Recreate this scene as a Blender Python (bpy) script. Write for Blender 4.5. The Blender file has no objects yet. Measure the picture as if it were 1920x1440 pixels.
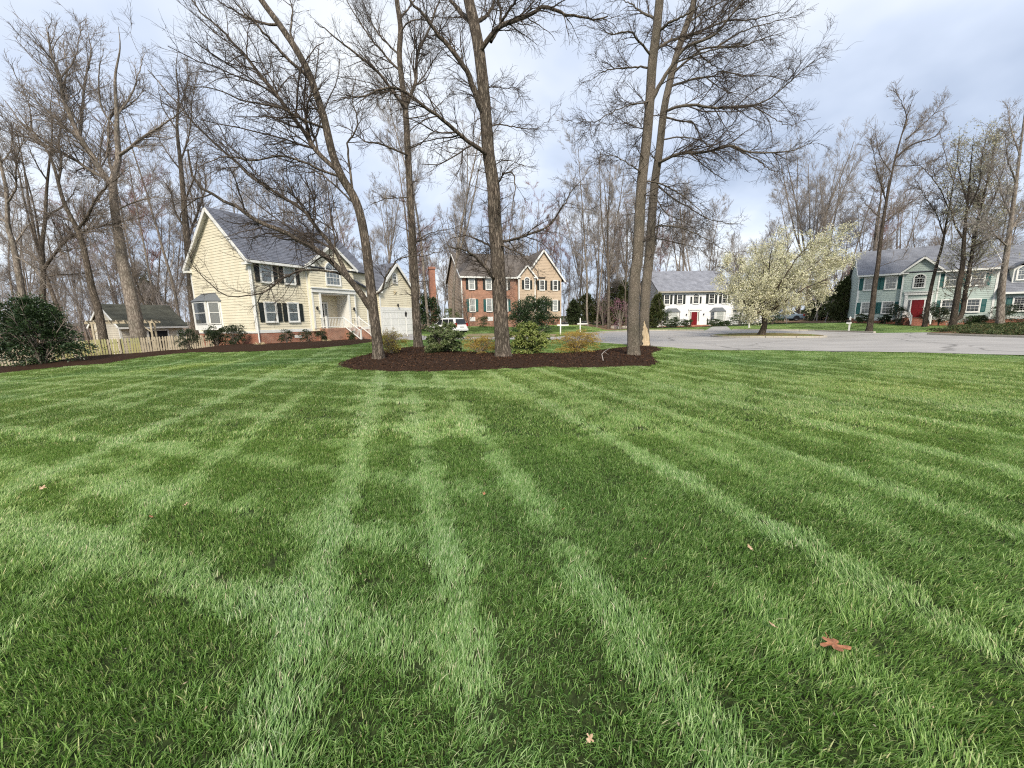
import bpy, math, random
import numpy as np
from mathutils import Vector, Matrix, geometry as mgeo
rng = np.random.default_rng(7)
random.seed(7)
SC = bpy.context.scene
COL = SC.collection
rad = math.radians
# ------------------------------------------------------------------ camera
FPX, PITCH, ROLL = 721.0, rad(9.5), rad(1.1)
EYE = np.array([0, 0, 1.6])
_F = np.array([0, math.cos(PITCH), -math.sin(PITCH)]); _R = np.array([1., 0, 0]); _U = np.cross(_R, _F)
_c, _s = math.cos(ROLL), math.sin(ROLL)
_R, _U = _c*_R - _s*_U, _s*_R + _c*_U
cd = bpy.data.cameras.new('camera'); cam = bpy.data.objects.new('camera', cd); COL.objects.link(cam)
M = Matrix.Identity(4)
for i in range(3):
    M[i][0] = _R[i]; M[i][1] = _U[i]; M[i][2] = -_F[i]; M[i][3] = EYE[i]
cam.matrix_world = M
cd.sensor_fit = 'HORIZONTAL'; cd.sensor_width = 36; cd.lens = 36*FPX/1920; cd.clip_start = .05; cd.clip_end = 2000
SC.camera = cam
# ------------------------------------------------------------------ sky and light
SUN_EL, SUN_AZ = rad(42), rad(176)     # azimuth measured clockwise from +Y; sun behind the camera
w = bpy.data.worlds.new("World"); SC.world = w; w.use_nodes = True
nt = w.node_tree; nt.nodes.clear()
def N(t, typ, **kw):
    n = t.nodes.new(typ)
    for k, v in kw.items():
        if k in n.inputs.keys() if hasattr(n.inputs, 'keys') else False: n.inputs[k].default_value = v
        else: setattr(n, k, v)
    return n
out = N(nt, 'ShaderNodeOutputWorld'); bg = N(nt, 'ShaderNodeBackground'); bg.inputs['Strength'].default_value = 0.1
sky = N(nt, 'ShaderNodeTexSky', sky_type='NISHITA', sun_disc=False); sky.sun_elevation = SUN_EL; sky.sun_rotation = SUN_AZ
tc = N(nt, 'ShaderNodeTexCoord'); sep = N(nt, 'ShaderNodeSeparateXYZ'); nt.links.new(tc.outputs['Generated'], sep.inputs[0])
zc = N(nt, 'ShaderNodeMath', operation='MAXIMUM'); zc.inputs[1].default_value = 0.0; nt.links.new(sep.outputs[2], zc.inputs[0])
za = N(nt, 'ShaderNodeMath', operation='ADD'); za.inputs[1].default_value = 0.22; nt.links.new(zc.outputs[0], za.inputs[0])
dx = N(nt, 'ShaderNodeMath', operation='DIVIDE'); dy = N(nt, 'ShaderNodeMath', operation='DIVIDE')
nt.links.new(sep.outputs[0], dx.inputs[0]); nt.links.new(za.outputs[0], dx.inputs[1]); nt.links.new(sep.outputs[1], dy.inputs[0]); nt.links.new(za.outputs[0], dy.inputs[1])
cmb = N(nt, 'ShaderNodeCombineXYZ'); nt.links.new(dx.outputs[0], cmb.inputs[0]); nt.links.new(dy.outputs[0], cmb.inputs[1]); cmb.inputs[2].default_value = 3.1
no = N(nt, 'ShaderNodeTexNoise'); no.inputs['Scale'].default_value = 1.0; no.inputs['Detail'].default_value = 5; no.inputs['Roughness'].default_value = .5; no.inputs['Distortion'].default_value = .35
nt.links.new(cmb.outputs[0], no.inputs['Vector'])
rp = N(nt, 'ShaderNodeValToRGB'); e = rp.color_ramp.elements
e[0].position = .36; e[0].color = (.42, .49, .63, 1); e[1].position = .68; e[1].color = (.80, .83, .87, 1)
m1 = e.new(.50); m1.color = (.58, .65, .79, 1); m2 = e.new(.58); m2.color = (.70, .75, .84, 1)
nt.links.new(no.outputs[0], rp.inputs[0])
sc = N(nt, 'ShaderNodeMix', data_type='RGBA', blend_type='MULTIPLY'); sc.inputs[0].default_value = 1; sc.inputs[7].default_value = (3.95, 3.95, 3.9, 1)
nt.links.new(rp.outputs[0], sc.inputs[6])
mx = N(nt, 'ShaderNodeMix', data_type='RGBA'); mx.inputs[0].default_value = .93
nt.links.new(sky.outputs[0], mx.inputs[6]); nt.links.new(sc.outputs[2], mx.inputs[7]); nt.links.new(mx.outputs[2], bg.inputs[0]); nt.links.new(bg.outputs[0], out.inputs[0])
sl = bpy.data.lights.new('sun', 'SUN'); sl.energy = 1.5; sl.angle = rad(14); sl.color = (1, .91, .76)
so = bpy.data.objects.new('sun', sl); COL.objects.link(so)
sd = Vector((math.sin(SUN_AZ)*math.cos(SUN_EL), math.cos(SUN_AZ)*math.cos(SUN_EL), math.sin(SUN_EL)))
so.rotation_euler = (-sd).to_track_quat('-Z', 'Y').to_euler(); so.location = sd*60
SC.view_settings.view_transform = 'Standard'; SC.view_settings.look = 'None'; SC.view_settings.exposure = 1.7; SC.view_settings.gamma = 1
SC.view_settings.use_curve_mapping = False
SC.render.engine = 'CYCLES'; SC.cycles.max_bounces = 6; SC.cycles.diffuse_bounces = 3; SC.cycles.transparent_max_bounces = 12
SC.cycles.use_denoising = False; SC.cycles.pixel_filter_type = 'BLACKMAN_HARRIS'; SC.cycles.filter_width = 1.15
# ------------------------------------------------------------------ terrain
def ray(px, py): return (px-960)/FPX*_R - (py-720)/FPX*_U + _F
def atY(px, py, Y):
    r = ray(px, py); return EYE + r*(Y/r[1])
_ctrl = []
for px, py, Y in [(0,692,23),(230,668,26),(330,660,28.2),(487,648,27),(600,641,32),(690,636,36),(740,628,38),(850,626,43),(1040,610,50),(880,612,48),(1270,612.5,58),(1180,621,46),
                  (1602,606,44),(1760,612,38),(1880,612,36),(1594,622,37),(1055,627,37),(711,678,15),(1189,669,15.2),(944,672,15.2),(1208,648,20.6),(784,652,21.5),
                  (1400,657,18.5),(1600,660,17.5),(1920,667,15),(1440,635,28),(1250,620,47),(1000,637,31)]:
    p = atY(px, py, Y); _ctrl.append((p[0], p[1], p[2]))
for x in range(-14, 15, 4):
    for y in (-6, -2, 2, 6, 10): _ctrl.append((x, y, 0 if x > -12 else -.1))
for x, y, z in [(-22,14,-.6),(-30,16,-1),(-18,8,-.3),(-26,6,-.7),(22,8,-.1),(30,14,-.2),(-34,34,-1.0),(-40,42,-.7),(-50,30,-1.3),(-60,50,-.5),(-30,50,0),(-10,60,.8),(10,62,.8),(30,68,.2),(50,60,.8),(60,46,1.0),(52,32,.9),(0,80,1.8),(40,85,1.5),(-40,75,1.5),(80,60,2),(-80,60,0),(20,32,-.22),(14,28,-.2),(26,30,-.25),(45,22,-.1)]:
    _ctrl.append((x, y, z))
_C = np.array(_ctrl)
def gz(x, y):
    x = np.asarray(x, float); y = np.asarray(y, float)
    d2 = (x[..., None]-_C[:, 0])**2 + (y[..., None]-_C[:, 1])**2
    wgt = 1/(d2+1.5)**1.6
    z = (wgt*_C[:, 2]).sum(-1)/wgt.sum(-1)
    r = np.hypot(x, y-20)
    far = np.clip((r-95)/60, 0, 1)
    return z*(1-far) + far*3.0
def G(px, py):
    r = ray(px, py); t = 0.5; z = 0.
    for _ in range(40):
        if r[2] >= -1e-4: t = 60; break
        t = (z-EYE[2])/r[2]; t = min(t, 140); p = EYE+r*t; z = .5*z+.5*float(gz(p[0], p[1]))
    p = EYE+r*t; return np.array([p[0], p[1], float(gz(p[0], p[1]))])
def P3(x, y, dz=0): return (x, y, float(gz(x, y))+dz)
# ------------------------------------------------------------------ helpers
def tag(o, label=None, cat=None, group=None, kind=None):
    if label: o['label'] = label
    if cat: o['category'] = cat
    if group: o['group'] = group
    if kind: o['kind'] = kind
    return o
def empty(name, loc, rz=0, label=None, cat=None, group=None):
    o = bpy.data.objects.new(name, None); COL.objects.link(o); o.location = loc; o.rotation_euler = (0, 0, rz); o.empty_display_size = .2
    return tag(o, label, cat, group)
def mkmesh(name, V, loops, counts, mat=None, uv=None, smooth=False):
    me = bpy.data.meshes.new(name)
    V = np.asarray(V, np.float32).reshape(-1, 3); loops = np.asarray(loops, np.int32).ravel(); counts = np.asarray(counts, np.int32)
    me.vertices.add(len(V)); me.vertices.foreach_set('co', V.ravel())
    me.loops.add(len(loops)); me.loops.foreach_set('vertex_index', loops)
    me.polygons.add(len(counts)); st = np.concatenate([[0], np.cumsum(counts)[:-1]]).astype(np.int32) if len(counts) else counts
    me.polygons.foreach_set('loop_start', st); me.polygons.foreach_set('loop_total', counts)
    if smooth: me.polygons.foreach_set('use_smooth', np.ones(len(counts), bool))
    if uv is not None:
        u = me.uv_layers.new(name='UVMap'); u.data.foreach_set('uv', np.asarray(uv, np.float32).ravel())
    me.update(calc_edges=True); me.validate()
    if mat: me.materials.append(mat)
    return me
def link(name, me, parent=None, **kw):
    o = bpy.data.objects.new(name, me); COL.objects.link(o)
    if parent: o.parent = parent
    return tag(o, **kw)
def copy_tree(o, parent=None):
    c = o.copy(); COL.objects.link(c)
    if parent: c.parent = parent
    for ch in [k for k in CH.get(o.name, [])]: copy_tree(ch, c)
    return c
CH = {}
def index_children(*roots):
    for r in roots:
        CH[r.name] = list(r.children)
        for c in r.children: CH[c.name] = list(c.children)
class MB:
    def __init__(s): s.V = []; s.F = []; s.U = []
    def poly(s, pts, uv=None):
        b = len(s.V); s.V += [tuple(p) for p in pts]; s.F.append(list(range(b, b+len(pts)))); s.U += list(uv) if uv is not None else [(0, 0)]*len(pts)
    def box(s, x0, x1, y0, y1, z0, z1):
        c = [(x0,y0,z0),(x1,y0,z0),(x1,y1,z0),(x0,y1,z0),(x0,y0,z1),(x1,y0,z1),(x1,y1,z1),(x0,y1,z1)]
        for f in [(0,3,2,1),(4,5,6,7),(0,1,5,4),(1,2,6,5),(2,3,7,6),(3,0,4,7)]: s.poly([c[i] for i in f])
    def beam(s, p, q, w, h, up=(0, 0, 1)):
        p, q, up = Vector(p), Vector(q), Vector(up); d = (q-p).normalized(); a = d.cross(up).normalized()*w/2; b = a.cross(d).normalized()*h/2
        c = [p-a-b, p+a-b, p+a+b, p-a+b, q-a-b, q+a-b, q+a+b, q-a+b]
        for f in [(0,1,2,3),(7,6,5,4),(0,4,5,1),(1,5,6,2),(2,6,7,3),(3,7,4,0)]: s.poly([c[i] for i in f])
    def cyl(s, p, q, r0, r1, n=12, caps=True):
        p, q = Vector(p), Vector(q); d = (q-p).normalized(); a = d.orthogonal().normalized(); b = d.cross(a)
        A = [p+(a*math.cos(2*math.pi*i/n)+b*math.sin(2*math.pi*i/n))*r0 for i in range(n)]; B = [q+(a*math.cos(2*math.pi*i/n)+b*math.sin(2*math.pi*i/n))*r1 for i in range(n)]
        for i in range(n): j = (i+1) % n; s.poly([A[i], A[j], B[j], B[i]])
        if caps: s.poly(A[::-1]); s.poly(B)
    def lathe(s, prof, c=(0, 0), n=12):
        for (r0, z0), (r1, z1) in zip(prof, prof[1:]):
            for i in range(n):
                a0, a1 = 2*math.pi*i/n, 2*math.pi*(i+1)/n
                s.poly([(c[0]+r0*math.cos(a0), c[1]+r0*math.sin(a0), z0), (c[0]+r0*math.cos(a1), c[1]+r0*math.sin(a1), z0), (c[0]+r1*math.cos(a1), c[1]+r1*math.sin(a1), z1), (c[0]+r1*math.cos(a0), c[1]+r1*math.sin(a0), z1)])
    def prism(s, pts, y0, y1):      # outline in x,z extruded along y
        A = [(x, y0, z) for x, z in pts]; B = [(x, y1, z) for x, z in pts]; n = len(pts)
        s.poly(A); s.poly(B[::-1])
        for i in range(n): j = (i+1) % n; s.poly([A[j], A[i], B[i], B[j]])
    def mesh(s, name, mat, smooth=False):
        return mkmesh(name, s.V, [i for f in s.F for i in f], [len(f) for f in s.F], mat, s.U, smooth)
    def build(s, name, mat, parent=None, smooth=False, **kw): return link(name, s.mesh(name, mat, smooth), parent, **kw)
# ------------------------------------------------------------------ materials
def mat(name, col, rough=.6, spec=.3, noise=None, bump=None, trans=0, metal=0):
    """noise=(scale, colour2, stretch_z, lo, hi); bump=(scale, strength, stretch_z)"""
    m = bpy.data.materials.new(name); m.use_nodes = True; t = m.node_tree; b = t.nodes['Principled BSDF']
    b.inputs['Base Color'].default_value = (*col, 1); b.inputs['Roughness'].default_value = rough; b.inputs['Specular IOR Level'].default_value = spec; b.inputs['Metallic'].default_value = metal
    tcn = t.nodes.new('ShaderNodeTexCoord')
    if noise:
        mp = t.nodes.new('ShaderNodeMapping'); mp.inputs['Scale'].default_value = (1, 1, noise[2]); t.links.new(tcn.outputs['Object'], mp.inputs[0])
        n = t.nodes.new('ShaderNodeTexNoise'); n.inputs['Scale'].default_value = noise[0]; n.inputs['Detail'].default_value = 6; n.inputs['Roughness'].default_value = .65; t.links.new(mp.outputs[0], n.inputs['Vector'])
        r = t.nodes.new('ShaderNodeValToRGB'); r.color_ramp.elements[0].position = noise[3] if len(noise) > 3 else .35; r.color_ramp.elements[1].position = noise[4] if len(noise) > 4 else .65
        r.color_ramp.elements[0].color = (*noise[1], 1); r.color_ramp.elements[1].color = (*col, 1)
        t.links.new(n.outputs[0], r.inputs[0]); t.links.new(r.outputs[0], b.inputs['Base Color'])
    if bump:
        mp = t.nodes.new('ShaderNodeMapping'); mp.inputs['Scale'].default_value = (1, 1, bump[2]); t.links.new(tcn.outputs['Object'], mp.inputs[0])
        n = t.nodes.new('ShaderNodeTexNoise'); n.inputs['Scale'].default_value = bump[0]; n.inputs['Detail'].default_value = 5; t.links.new(mp.outputs[0], n.inputs['Vector'])
        bb = t.nodes.new('ShaderNodeBump'); bb.inputs['Strength'].default_value = bump[1]; bb.inputs['Distance'].default_value = .02; t.links.new(n.outputs[0], bb.inputs['Height']); t.links.new(bb.outputs[0], b.inputs['Normal'])
    return m
def bark(name, c1, c2, scale=9, st=.16, strength=.9):
    m = bpy.data.materials.new(name); m.use_nodes = True; t = m.node_tree; b = t.nodes['Principled BSDF']; b.inputs['Roughness'].default_value = .9; b.inputs['Specular IOR Level'].default_value = .12
    tcn = t.nodes.new('ShaderNodeTexCoord'); mp = t.nodes.new('ShaderNodeMapping'); mp.inputs['Scale'].default_value = (1, 1, st); t.links.new(tcn.outputs['Object'], mp.inputs[0])
    v = t.nodes.new('ShaderNodeTexVoronoi'); v.feature = 'DISTANCE_TO_EDGE'; v.inputs['Scale'].default_value = scale*1.7
    n = t.nodes.new('ShaderNodeTexNoise'); n.inputs['Scale'].default_value = scale; n.inputs['Detail'].default_value = 8; n.inputs['Roughness'].default_value = .7
    n2 = t.nodes.new('ShaderNodeTexNoise'); n2.inputs['Scale'].default_value = 1.3; n2.inputs['Detail'].default_value = 3; t.links.new(tcn.outputs['Object'], n2.inputs['Vector'])
    add = t.nodes.new('ShaderNodeVectorMath'); add.operation = 'MULTIPLY_ADD'; add.inputs[1].default_value = (.25, .25, .25)
    t.links.new(mp.outputs[0], n.inputs['Vector']); t.links.new(n.outputs[1], add.inputs[0]); t.links.new(mp.outputs[0], add.inputs[2]); t.links.new(add.outputs[0], v.inputs['Vector'])
    mr = t.nodes.new('ShaderNodeMapRange'); mr.inputs[1].default_value = 0; mr.inputs[2].default_value = .22; t.links.new(v.outputs['Distance'], mr.inputs[0])
    mu = t.nodes.new('ShaderNodeMath'); mu.operation = 'MULTIPLY'; t.links.new(mr.outputs[0], mu.inputs[0]); t.links.new(n.outputs[0], mu.inputs[1])
    r = t.nodes.new('ShaderNodeValToRGB'); r.color_ramp.elements[0].position = .05; r.color_ramp.elements[1].position = .6; r.color_ramp.elements[0].color = (*c2, 1); r.color_ramp.elements[1].color = (*c1, 1)
    t.links.new(mu.outputs[0], r.inputs[0])
    mxx = t.nodes.new('ShaderNodeMix'); mxx.data_type = 'RGBA'; mxx.blend_type = 'MULTIPLY'; mxx.inputs[0].default_value = .5
    r2 = t.nodes.new('ShaderNodeValToRGB'); r2.color_ramp.elements[0].position = .35; r2.color_ramp.elements[1].position = .62; r2.color_ramp.elements[0].color = (.55, .58, .5, 1); r2.color_ramp.elements[1].color = (1.15, 1.1, 1.05, 1)
    t.links.new(n2.outputs[0], r2.inputs[0]); t.links.new(r.outputs[0], mxx.inputs[6]); t.links.new(r2.outputs[0], mxx.inputs[7]); t.links.new(mxx.outputs[2], b.inputs['Base Color'])
    bb = t.nodes.new('ShaderNodeBump'); bb.inputs['Strength'].default_value = strength; bb.inputs['Distance'].default_value = .05; t.links.new(mu.outputs[0], bb.inputs['Height']); t.links.new(bb.outputs[0], b.inputs['Normal'])
    return m
def leafmat(name, cols, trans=.35, rough=.5, spec=.25, noise=None):
    """cols = list of colours picked per leaf (random per island)"""
    m = bpy.data.materials.new(name); m.use_nodes = True; t = m.node_tree; b = t.nodes['Principled BSDF']; o = t.nodes['Material Output']
    g = t.nodes.new('ShaderNodeNewGeometry'); r = t.nodes.new('ShaderNodeValToRGB'); els = r.color_ramp.elements
    for i, c in enumerate(cols):
        p = i/(len(cols)-1)
        if i == 0: el = els[0]; el.position = 0
        elif i == len(cols)-1: el = els[-1]; el.position = 1
        else: el = els.new(p)
        el.color = (*c, 1)
    t.links.new(g.outputs['Random Per Island'], r.inputs[0])
    t.links.new(r.outputs[0], b.inputs['Base Color']); b.inputs['Roughness'].default_value = rough; b.inputs['Specular IOR Level'].default_value = spec
    tr = t.nodes.new('ShaderNodeBsdfTranslucent'); t.links.new(r.outputs[0], tr.inputs[0])
    mx = t.nodes.new('ShaderNodeMixShader'); mx.inputs[0].default_value = trans; t.links.new(b.outputs[0], mx.inputs[1]); t.links.new(tr.outputs[0], mx.inputs[2]); t.links.new(mx.outputs[0], o.inputs[0])
    return m
def brickmat(name, c1, c2, mortar):
    m = bpy.data.materials.new(name); m.use_nodes = True; t = m.node_tree; b = t.nodes['Principled BSDF']; b.inputs['Roughness'].default_value = .85
    tcn = t.nodes.new('ShaderNodeTexCoord'); s = t.nodes.new('ShaderNodeSeparateXYZ'); t.links.new(tcn.outputs['Object'], s.inputs[0])
    a = t.nodes.new('ShaderNodeMath'); a.operation = 'ADD'; t.links.new(s.outputs[0], a.inputs[0]); t.links.new(s.outputs[1], a.inputs[1])
    c = t.nodes.new('ShaderNodeCombineXYZ'); t.links.new(a.outputs[0], c.inputs[0]); t.links.new(s.outputs[2], c.inputs[1])
    k = t.nodes.new('ShaderNodeTexBrick'); k.inputs['Scale'].default_value = 1; k.inputs['Brick Width'].default_value = .22; k.inputs['Row Height'].default_value = .075; k.inputs['Mortar Size'].default_value = .008; k.inputs['Bias'].default_value = -.1
    k.inputs['Color1'].default_value = (*c1, 1); k.inputs['Color2'].default_value = (*c2, 1); k.inputs['Mortar'].default_value = (*mortar, 1); t.links.new(c.outputs[0], k.inputs['Vector'])
    n = t.nodes.new('ShaderNodeTexNoise'); n.inputs['Scale'].default_value = 2.5; n.inputs['Detail'].default_value = 4; t.links.new(c.outputs[0], n.inputs['Vector'])
    mx = t.nodes.new('ShaderNodeMix'); mx.data_type = 'RGBA'; mx.blend_type = 'OVERLAY'; mx.inputs[0].default_value = .5; t.links.new(k.outputs[0], mx.inputs[6]); t.links.new(n.outputs[0], mx.inputs[7]); t.links.new(mx.outputs[2], b.inputs['Base Color'])
    bb = t.nodes.new('ShaderNodeBump'); bb.inputs['Strength'].default_value = .6; bb.inputs['Distance'].default_value = .01; bb.invert = True; t.links.new(k.outputs['Fac'], bb.inputs['Height']); t.links.new(bb.outputs[0], b.inputs['Normal'])
    return m
def shinglemat(name, c1, c2):
    m = bpy.data.materials.new(name); m.use_nodes = True; t = m.node_tree; b = t.nodes['Principled BSDF']; b.inputs['Roughness'].default_value = .85; b.inputs['Specular IOR Level'].default_value = .3
    uv = t.nodes.new('ShaderNodeUVMap'); k = t.nodes.new('ShaderNodeTexBrick'); k.inputs['Scale'].default_value = 1; k.inputs['Brick Width'].default_value = .3; k.inputs['Row Height'].default_value = .15; k.inputs['Mortar Size'].default_value = .006
    k.inputs['Color1'].default_value = (*c1, 1); k.inputs['Color2'].default_value = (*c2, 1); k.inputs['Mortar'].default_value = tuple(x*.5 for x in c2)+(1,); t.links.new(uv.outputs[0], k.inputs['Vector'])
    n = t.nodes.new('ShaderNodeTexNoise'); n.inputs['Scale'].default_value = 1.1; n.inputs['Detail'].default_value = 6; t.links.new(uv.outputs[0], n.inputs['Vector'])
    mx = t.nodes.new('ShaderNodeMix'); mx.data_type = 'RGBA'; mx.blend_type = 'OVERLAY'; mx.inputs[0].default_value = .45; t.links.new(k.outputs[0], mx.inputs[6]); t.links.new(n.outputs[0], mx.inputs[7]); t.links.new(mx.outputs[2], b.inputs['Base Color'])
    return m
MT = {}
MT['white'] = mat('white_paint', (.80, .80, .77), .5, .3, (3, (.70, .70, .66), .5))
MT['yellow'] = mat('yellow_siding', (.74, .685, .53), .6, .3, (1.6, (.67, .61, .46), .4))
MT['mint'] = mat('mint_siding', (.43, .51, .47), .6, .3, (1.6, (.40, .47, .435), .4))
MT['whitesiding'] = mat('white_siding', (.80, .80, .80), .6, .3, (1.6, (.72, .72, .73), .4))
MT['beige'] = mat('beige_siding', (.52, .41, .30), .6, .3, (1.6, (.47, .365, .265), .4))
MT['shedside'] = mat('shed_siding', (.62, .57, .46), .7, .3, (2.6, (.50, .46, .38), .4))
MT['black'] = mat('black_shutter_paint', (.015, .02, .018), .5)
MT['teal'] = mat('teal_shutter_paint', (.015, .10, .095), .5)
MT['red'] = mat('red_door_paint', (.16, .008, .012), .45)
MT['dkdoor'] = mat('dark_door_paint', (.012, .018, .016), .35)
MT['dkmetal'] = mat('dark_metal', (.02, .02, .02), .4, .5)
MT['copper'] = mat('bay_roof_metal', (.12, .13, .14), .55, .4)
MT['curtain'] = mat('window_curtain', (.86, .86, .83), .9, .1, (9, (.66, .66, .64), .1))
MT['blind'] = mat('window_blind', (.55, .54, .50), .9, .1, (6, (.42, .41, .38), 8))
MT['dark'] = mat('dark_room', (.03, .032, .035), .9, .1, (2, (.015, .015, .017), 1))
MT['brick'] = brickmat('red_brick', (.38, .13, .07), (.27, .085, .05), (.42, .33, .26))
MT['brick2'] = brickmat('orange_brick', (.37, .165, .10), (.28, .12, .075), (.45, .34, .26))
MT['roofgrey'] = shinglemat('grey_shingles', (.155, .165, .20), (.115, .125, .155))
MT['roofbrown'] = shinglemat('brown_shingles', (.16, .14, .125), (.12, .105, .095))
MT['roofmint'] = shinglemat('pale_grey_shingles', (.22, .23, .26), (.17, .18, .21))
MT['roofwhite'] = shinglemat('light_grey_shingles', (.27, .28, .32), (.21, .22, .255))
MT['roofshed'] = shinglemat('mossy_shingles', (.11, .11, .085), (.08, .08, .062))
MT['fence'] = mat('weathered_fence', (.54, .47, .35), .85, .2, (7, (.36, .31, .22), .3))
MT['fencemoss'] = mat('mossy_fence', (.47, .42, .15), .85, .2, (5, (.36, .36, .20), .3))
MT['fencegap'] = mat('fence_rail_wood', (.30, .26, .20), .9, .2)
MT['asphalt'] = mat('asphalt', (.36, .345, .33), .85, .25, (.7, (.30, .29, .275), .4, .3, .7))
def asphalt_mat():
    m = bpy.data.materials.new('asphalt'); m.use_nodes = True; t = m.node_tree; b = t.nodes['Principled BSDF']; b.inputs['Roughness'].default_value = .9; b.inputs['Specular IOR Level'].default_value = .2; L = t.links.new; nn = t.nodes.new
    tc_ = nn('ShaderNodeTexCoord'); n1 = nn('ShaderNodeTexNoise'); n1.inputs['Scale'].default_value = .35; n1.inputs['Detail'].default_value = 5; L(tc_.outputs['Object'], n1.inputs['Vector'])
    mp = nn('ShaderNodeMapping'); mp.inputs['Scale'].default_value = (.25, 1.3, 1); mp.inputs['Rotation'].default_value = (0, 0, .25); L(tc_.outputs['Object'], mp.inputs[0]); n2 = nn('ShaderNodeTexNoise'); n2.inputs['Scale'].default_value = 1.; n2.inputs['Detail'].default_value = 4; L(mp.outputs[0], n2.inputs['Vector'])
    r1 = nn('ShaderNodeValToRGB'); r1.color_ramp.elements[0].position = .35; r1.color_ramp.elements[1].position = .65; r1.color_ramp.elements[0].color = (.27, .26, .25, 1); r1.color_ramp.elements[1].color = (.36, .345, .33, 1); mxa = nn('ShaderNodeMath'); mxa.operation = 'MULTIPLY_ADD'; mxa.inputs[1].default_value = .5; L(n1.outputs[0], mxa.inputs[0]); hm = nn('ShaderNodeMath'); hm.operation = 'MULTIPLY'; hm.inputs[1].default_value = .5; L(n2.outputs[0], hm.inputs[0]); L(hm.outputs[0], mxa.inputs[2]); L(mxa.outputs[0], r1.inputs[0])
    v = nn('ShaderNodeTexVoronoi'); v.feature = 'DISTANCE_TO_EDGE'; v.inputs['Scale'].default_value = .16; ds = nn('ShaderNodeVectorMath'); ds.operation = 'MULTIPLY_ADD'; ds.inputs[1].default_value = (1.2, 1.2, 0); n3 = nn('ShaderNodeTexNoise'); n3.inputs['Scale'].default_value = .9; n3.inputs['Detail'].default_value = 6; L(tc_.outputs['Object'], n3.inputs['Vector']); L(n3.outputs[1], ds.inputs[0]); L(tc_.outputs['Object'], ds.inputs[2]); L(ds.outputs[0], v.inputs['Vector'])
    mr = nn('ShaderNodeMapRange'); mr.inputs[1].default_value = .0; mr.inputs[2].default_value = .014; mr.inputs[3].default_value = .5; mr.inputs[4].default_value = 1; L(v.outputs['Distance'], mr.inputs[0]); mx = nn('ShaderNodeMix'); mx.data_type = 'RGBA'; mx.blend_type = 'MULTIPLY'; mx.inputs[0].default_value = 1; L(r1.outputs[0], mx.inputs[6]); L(mr.outputs[0], mx.inputs[7]); L(mx.outputs[2], b.inputs['Base Color']); return m
MT['asphalt'] = asphalt_mat()
MT['concrete'] = mat('concrete', (.48, .44, .37), .85, .2, (6, (.36, .33, .28), 1), (60, .3, 1))
def glassmat():
    m = bpy.data.materials.new('window_glass'); m.use_nodes = True; t = m.node_tree; o = t.nodes['Material Output']; t.nodes.remove(t.nodes['Principled BSDF'])
    a = t.nodes.new('ShaderNodeBsdfTransparent'); a.inputs[0].default_value = (.93, .95, .95, 1); g = t.nodes.new('ShaderNodeBsdfGlossy'); g.inputs['Roughness'].default_value = .04
    l = t.nodes.new('ShaderNodeFresnel'); l.inputs[0].default_value = 1.45; ad = t.nodes.new('ShaderNodeMath'); ad.operation = 'ADD'; ad.inputs[1].default_value = .04; t.links.new(l.outputs[0], ad.inputs[0])
    mx = t.nodes.new('ShaderNodeMixShader'); t.links.new(ad.outputs[0], mx.inputs[0]); t.links.new(a.outputs[0], mx.inputs[1]); t.links.new(g.outputs[0], mx.inputs[2]); t.links.new(mx.outputs[0], o.inputs[0])
    return m
MT['glass'] = glassmat()
# ------------------------------------------------------------------ ground sheets
def sheet(name, outline, step, dz, m, kind='structure', label=None, crown=None):
    o2 = [Vector((p[0], p[1])) for p in outline]; xs = [p.x for p in o2]; ys = [p.y for p in o2]; n = len(o2)
    # densify outline
    den = []
    for i in range(n):
        a, b = o2[i], o2[(i+1) % n]; k = max(1, int((b-a).length/step))
        den += [a.lerp(b, j/k) for j in range(k)]
    pa = np.array([(p.x, p.y) for p in den])
    def inside(q):
        x, y = q; c = False; j = len(pa)-1
        x0, y0 = pa[:, 0], pa[:, 1]; x1, y1 = np.roll(x0, 1), np.roll(y0, 1)
        cond = ((y0 > y) != (y1 > y)); xi = (x1-x0)*(y-y0)/(np.where(y1-y0 == 0, 1e-9, y1-y0))+x0
        return (np.sum(cond & (x < xi)) % 2) == 1
    pts = list(den)
    for x in np.arange(min(xs)+step/2, max(xs), step):
        for y in np.arange(min(ys)+step/2, max(ys), step):
            if inside((x, y)) and np.min((pa[:, 0]-x)**2+(pa[:, 1]-y)**2) > (step*.4)**2: pts.append(Vector((x, y)))
    edges = [(i, (i+1) % len(den)) for i in range(len(den))]
    V2, E2, F2, *_ = mgeo.delaunay_2d_cdt(pts, edges, [], 1, 1e-5)
    V = np.array([(v.x, v.y) for v in V2]); F = []
    for f in F2:
        c = V[list(f)].mean(0)
        if inside(c):
            f = list(f); a, b, cc = V[f[0]], V[f[1]], V[f[2]]
            if (b[0]-a[0])*(cc[1]-a[1])-(b[1]-a[1])*(cc[0]-a[0]) < 0: f = f[::-1]
            F.append(f)
    Z = gz(V[:, 0], V[:, 1])+dz
    if crown is not None:
        d = np.sqrt(((V[:, None, :]-pa[None])**2).sum(-1)).min(1); Z = Z + crown(V[:, 0], V[:, 1], d)
    VV = np.column_stack([V, Z])
    me = mkmesh(name, VV, [i for f in F for i in f], [len(f) for f in F], m, None, True)
    return link(name, me, kind=kind, label=label), pa
def inpoly(pa, x, y):
    x = np.asarray(x); y = np.asarray(y); c = np.zeros(x.shape, bool)
    for i in range(len(pa)):
        x0, y0 = pa[i]; x1, y1 = pa[i-1]
        if y0 == y1: continue
        cond = ((y0 > y) != (y1 > y)) & (x < (x1-x0)*(y-y0)/(y1-y0)+x0); c ^= cond
    return c
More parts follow.
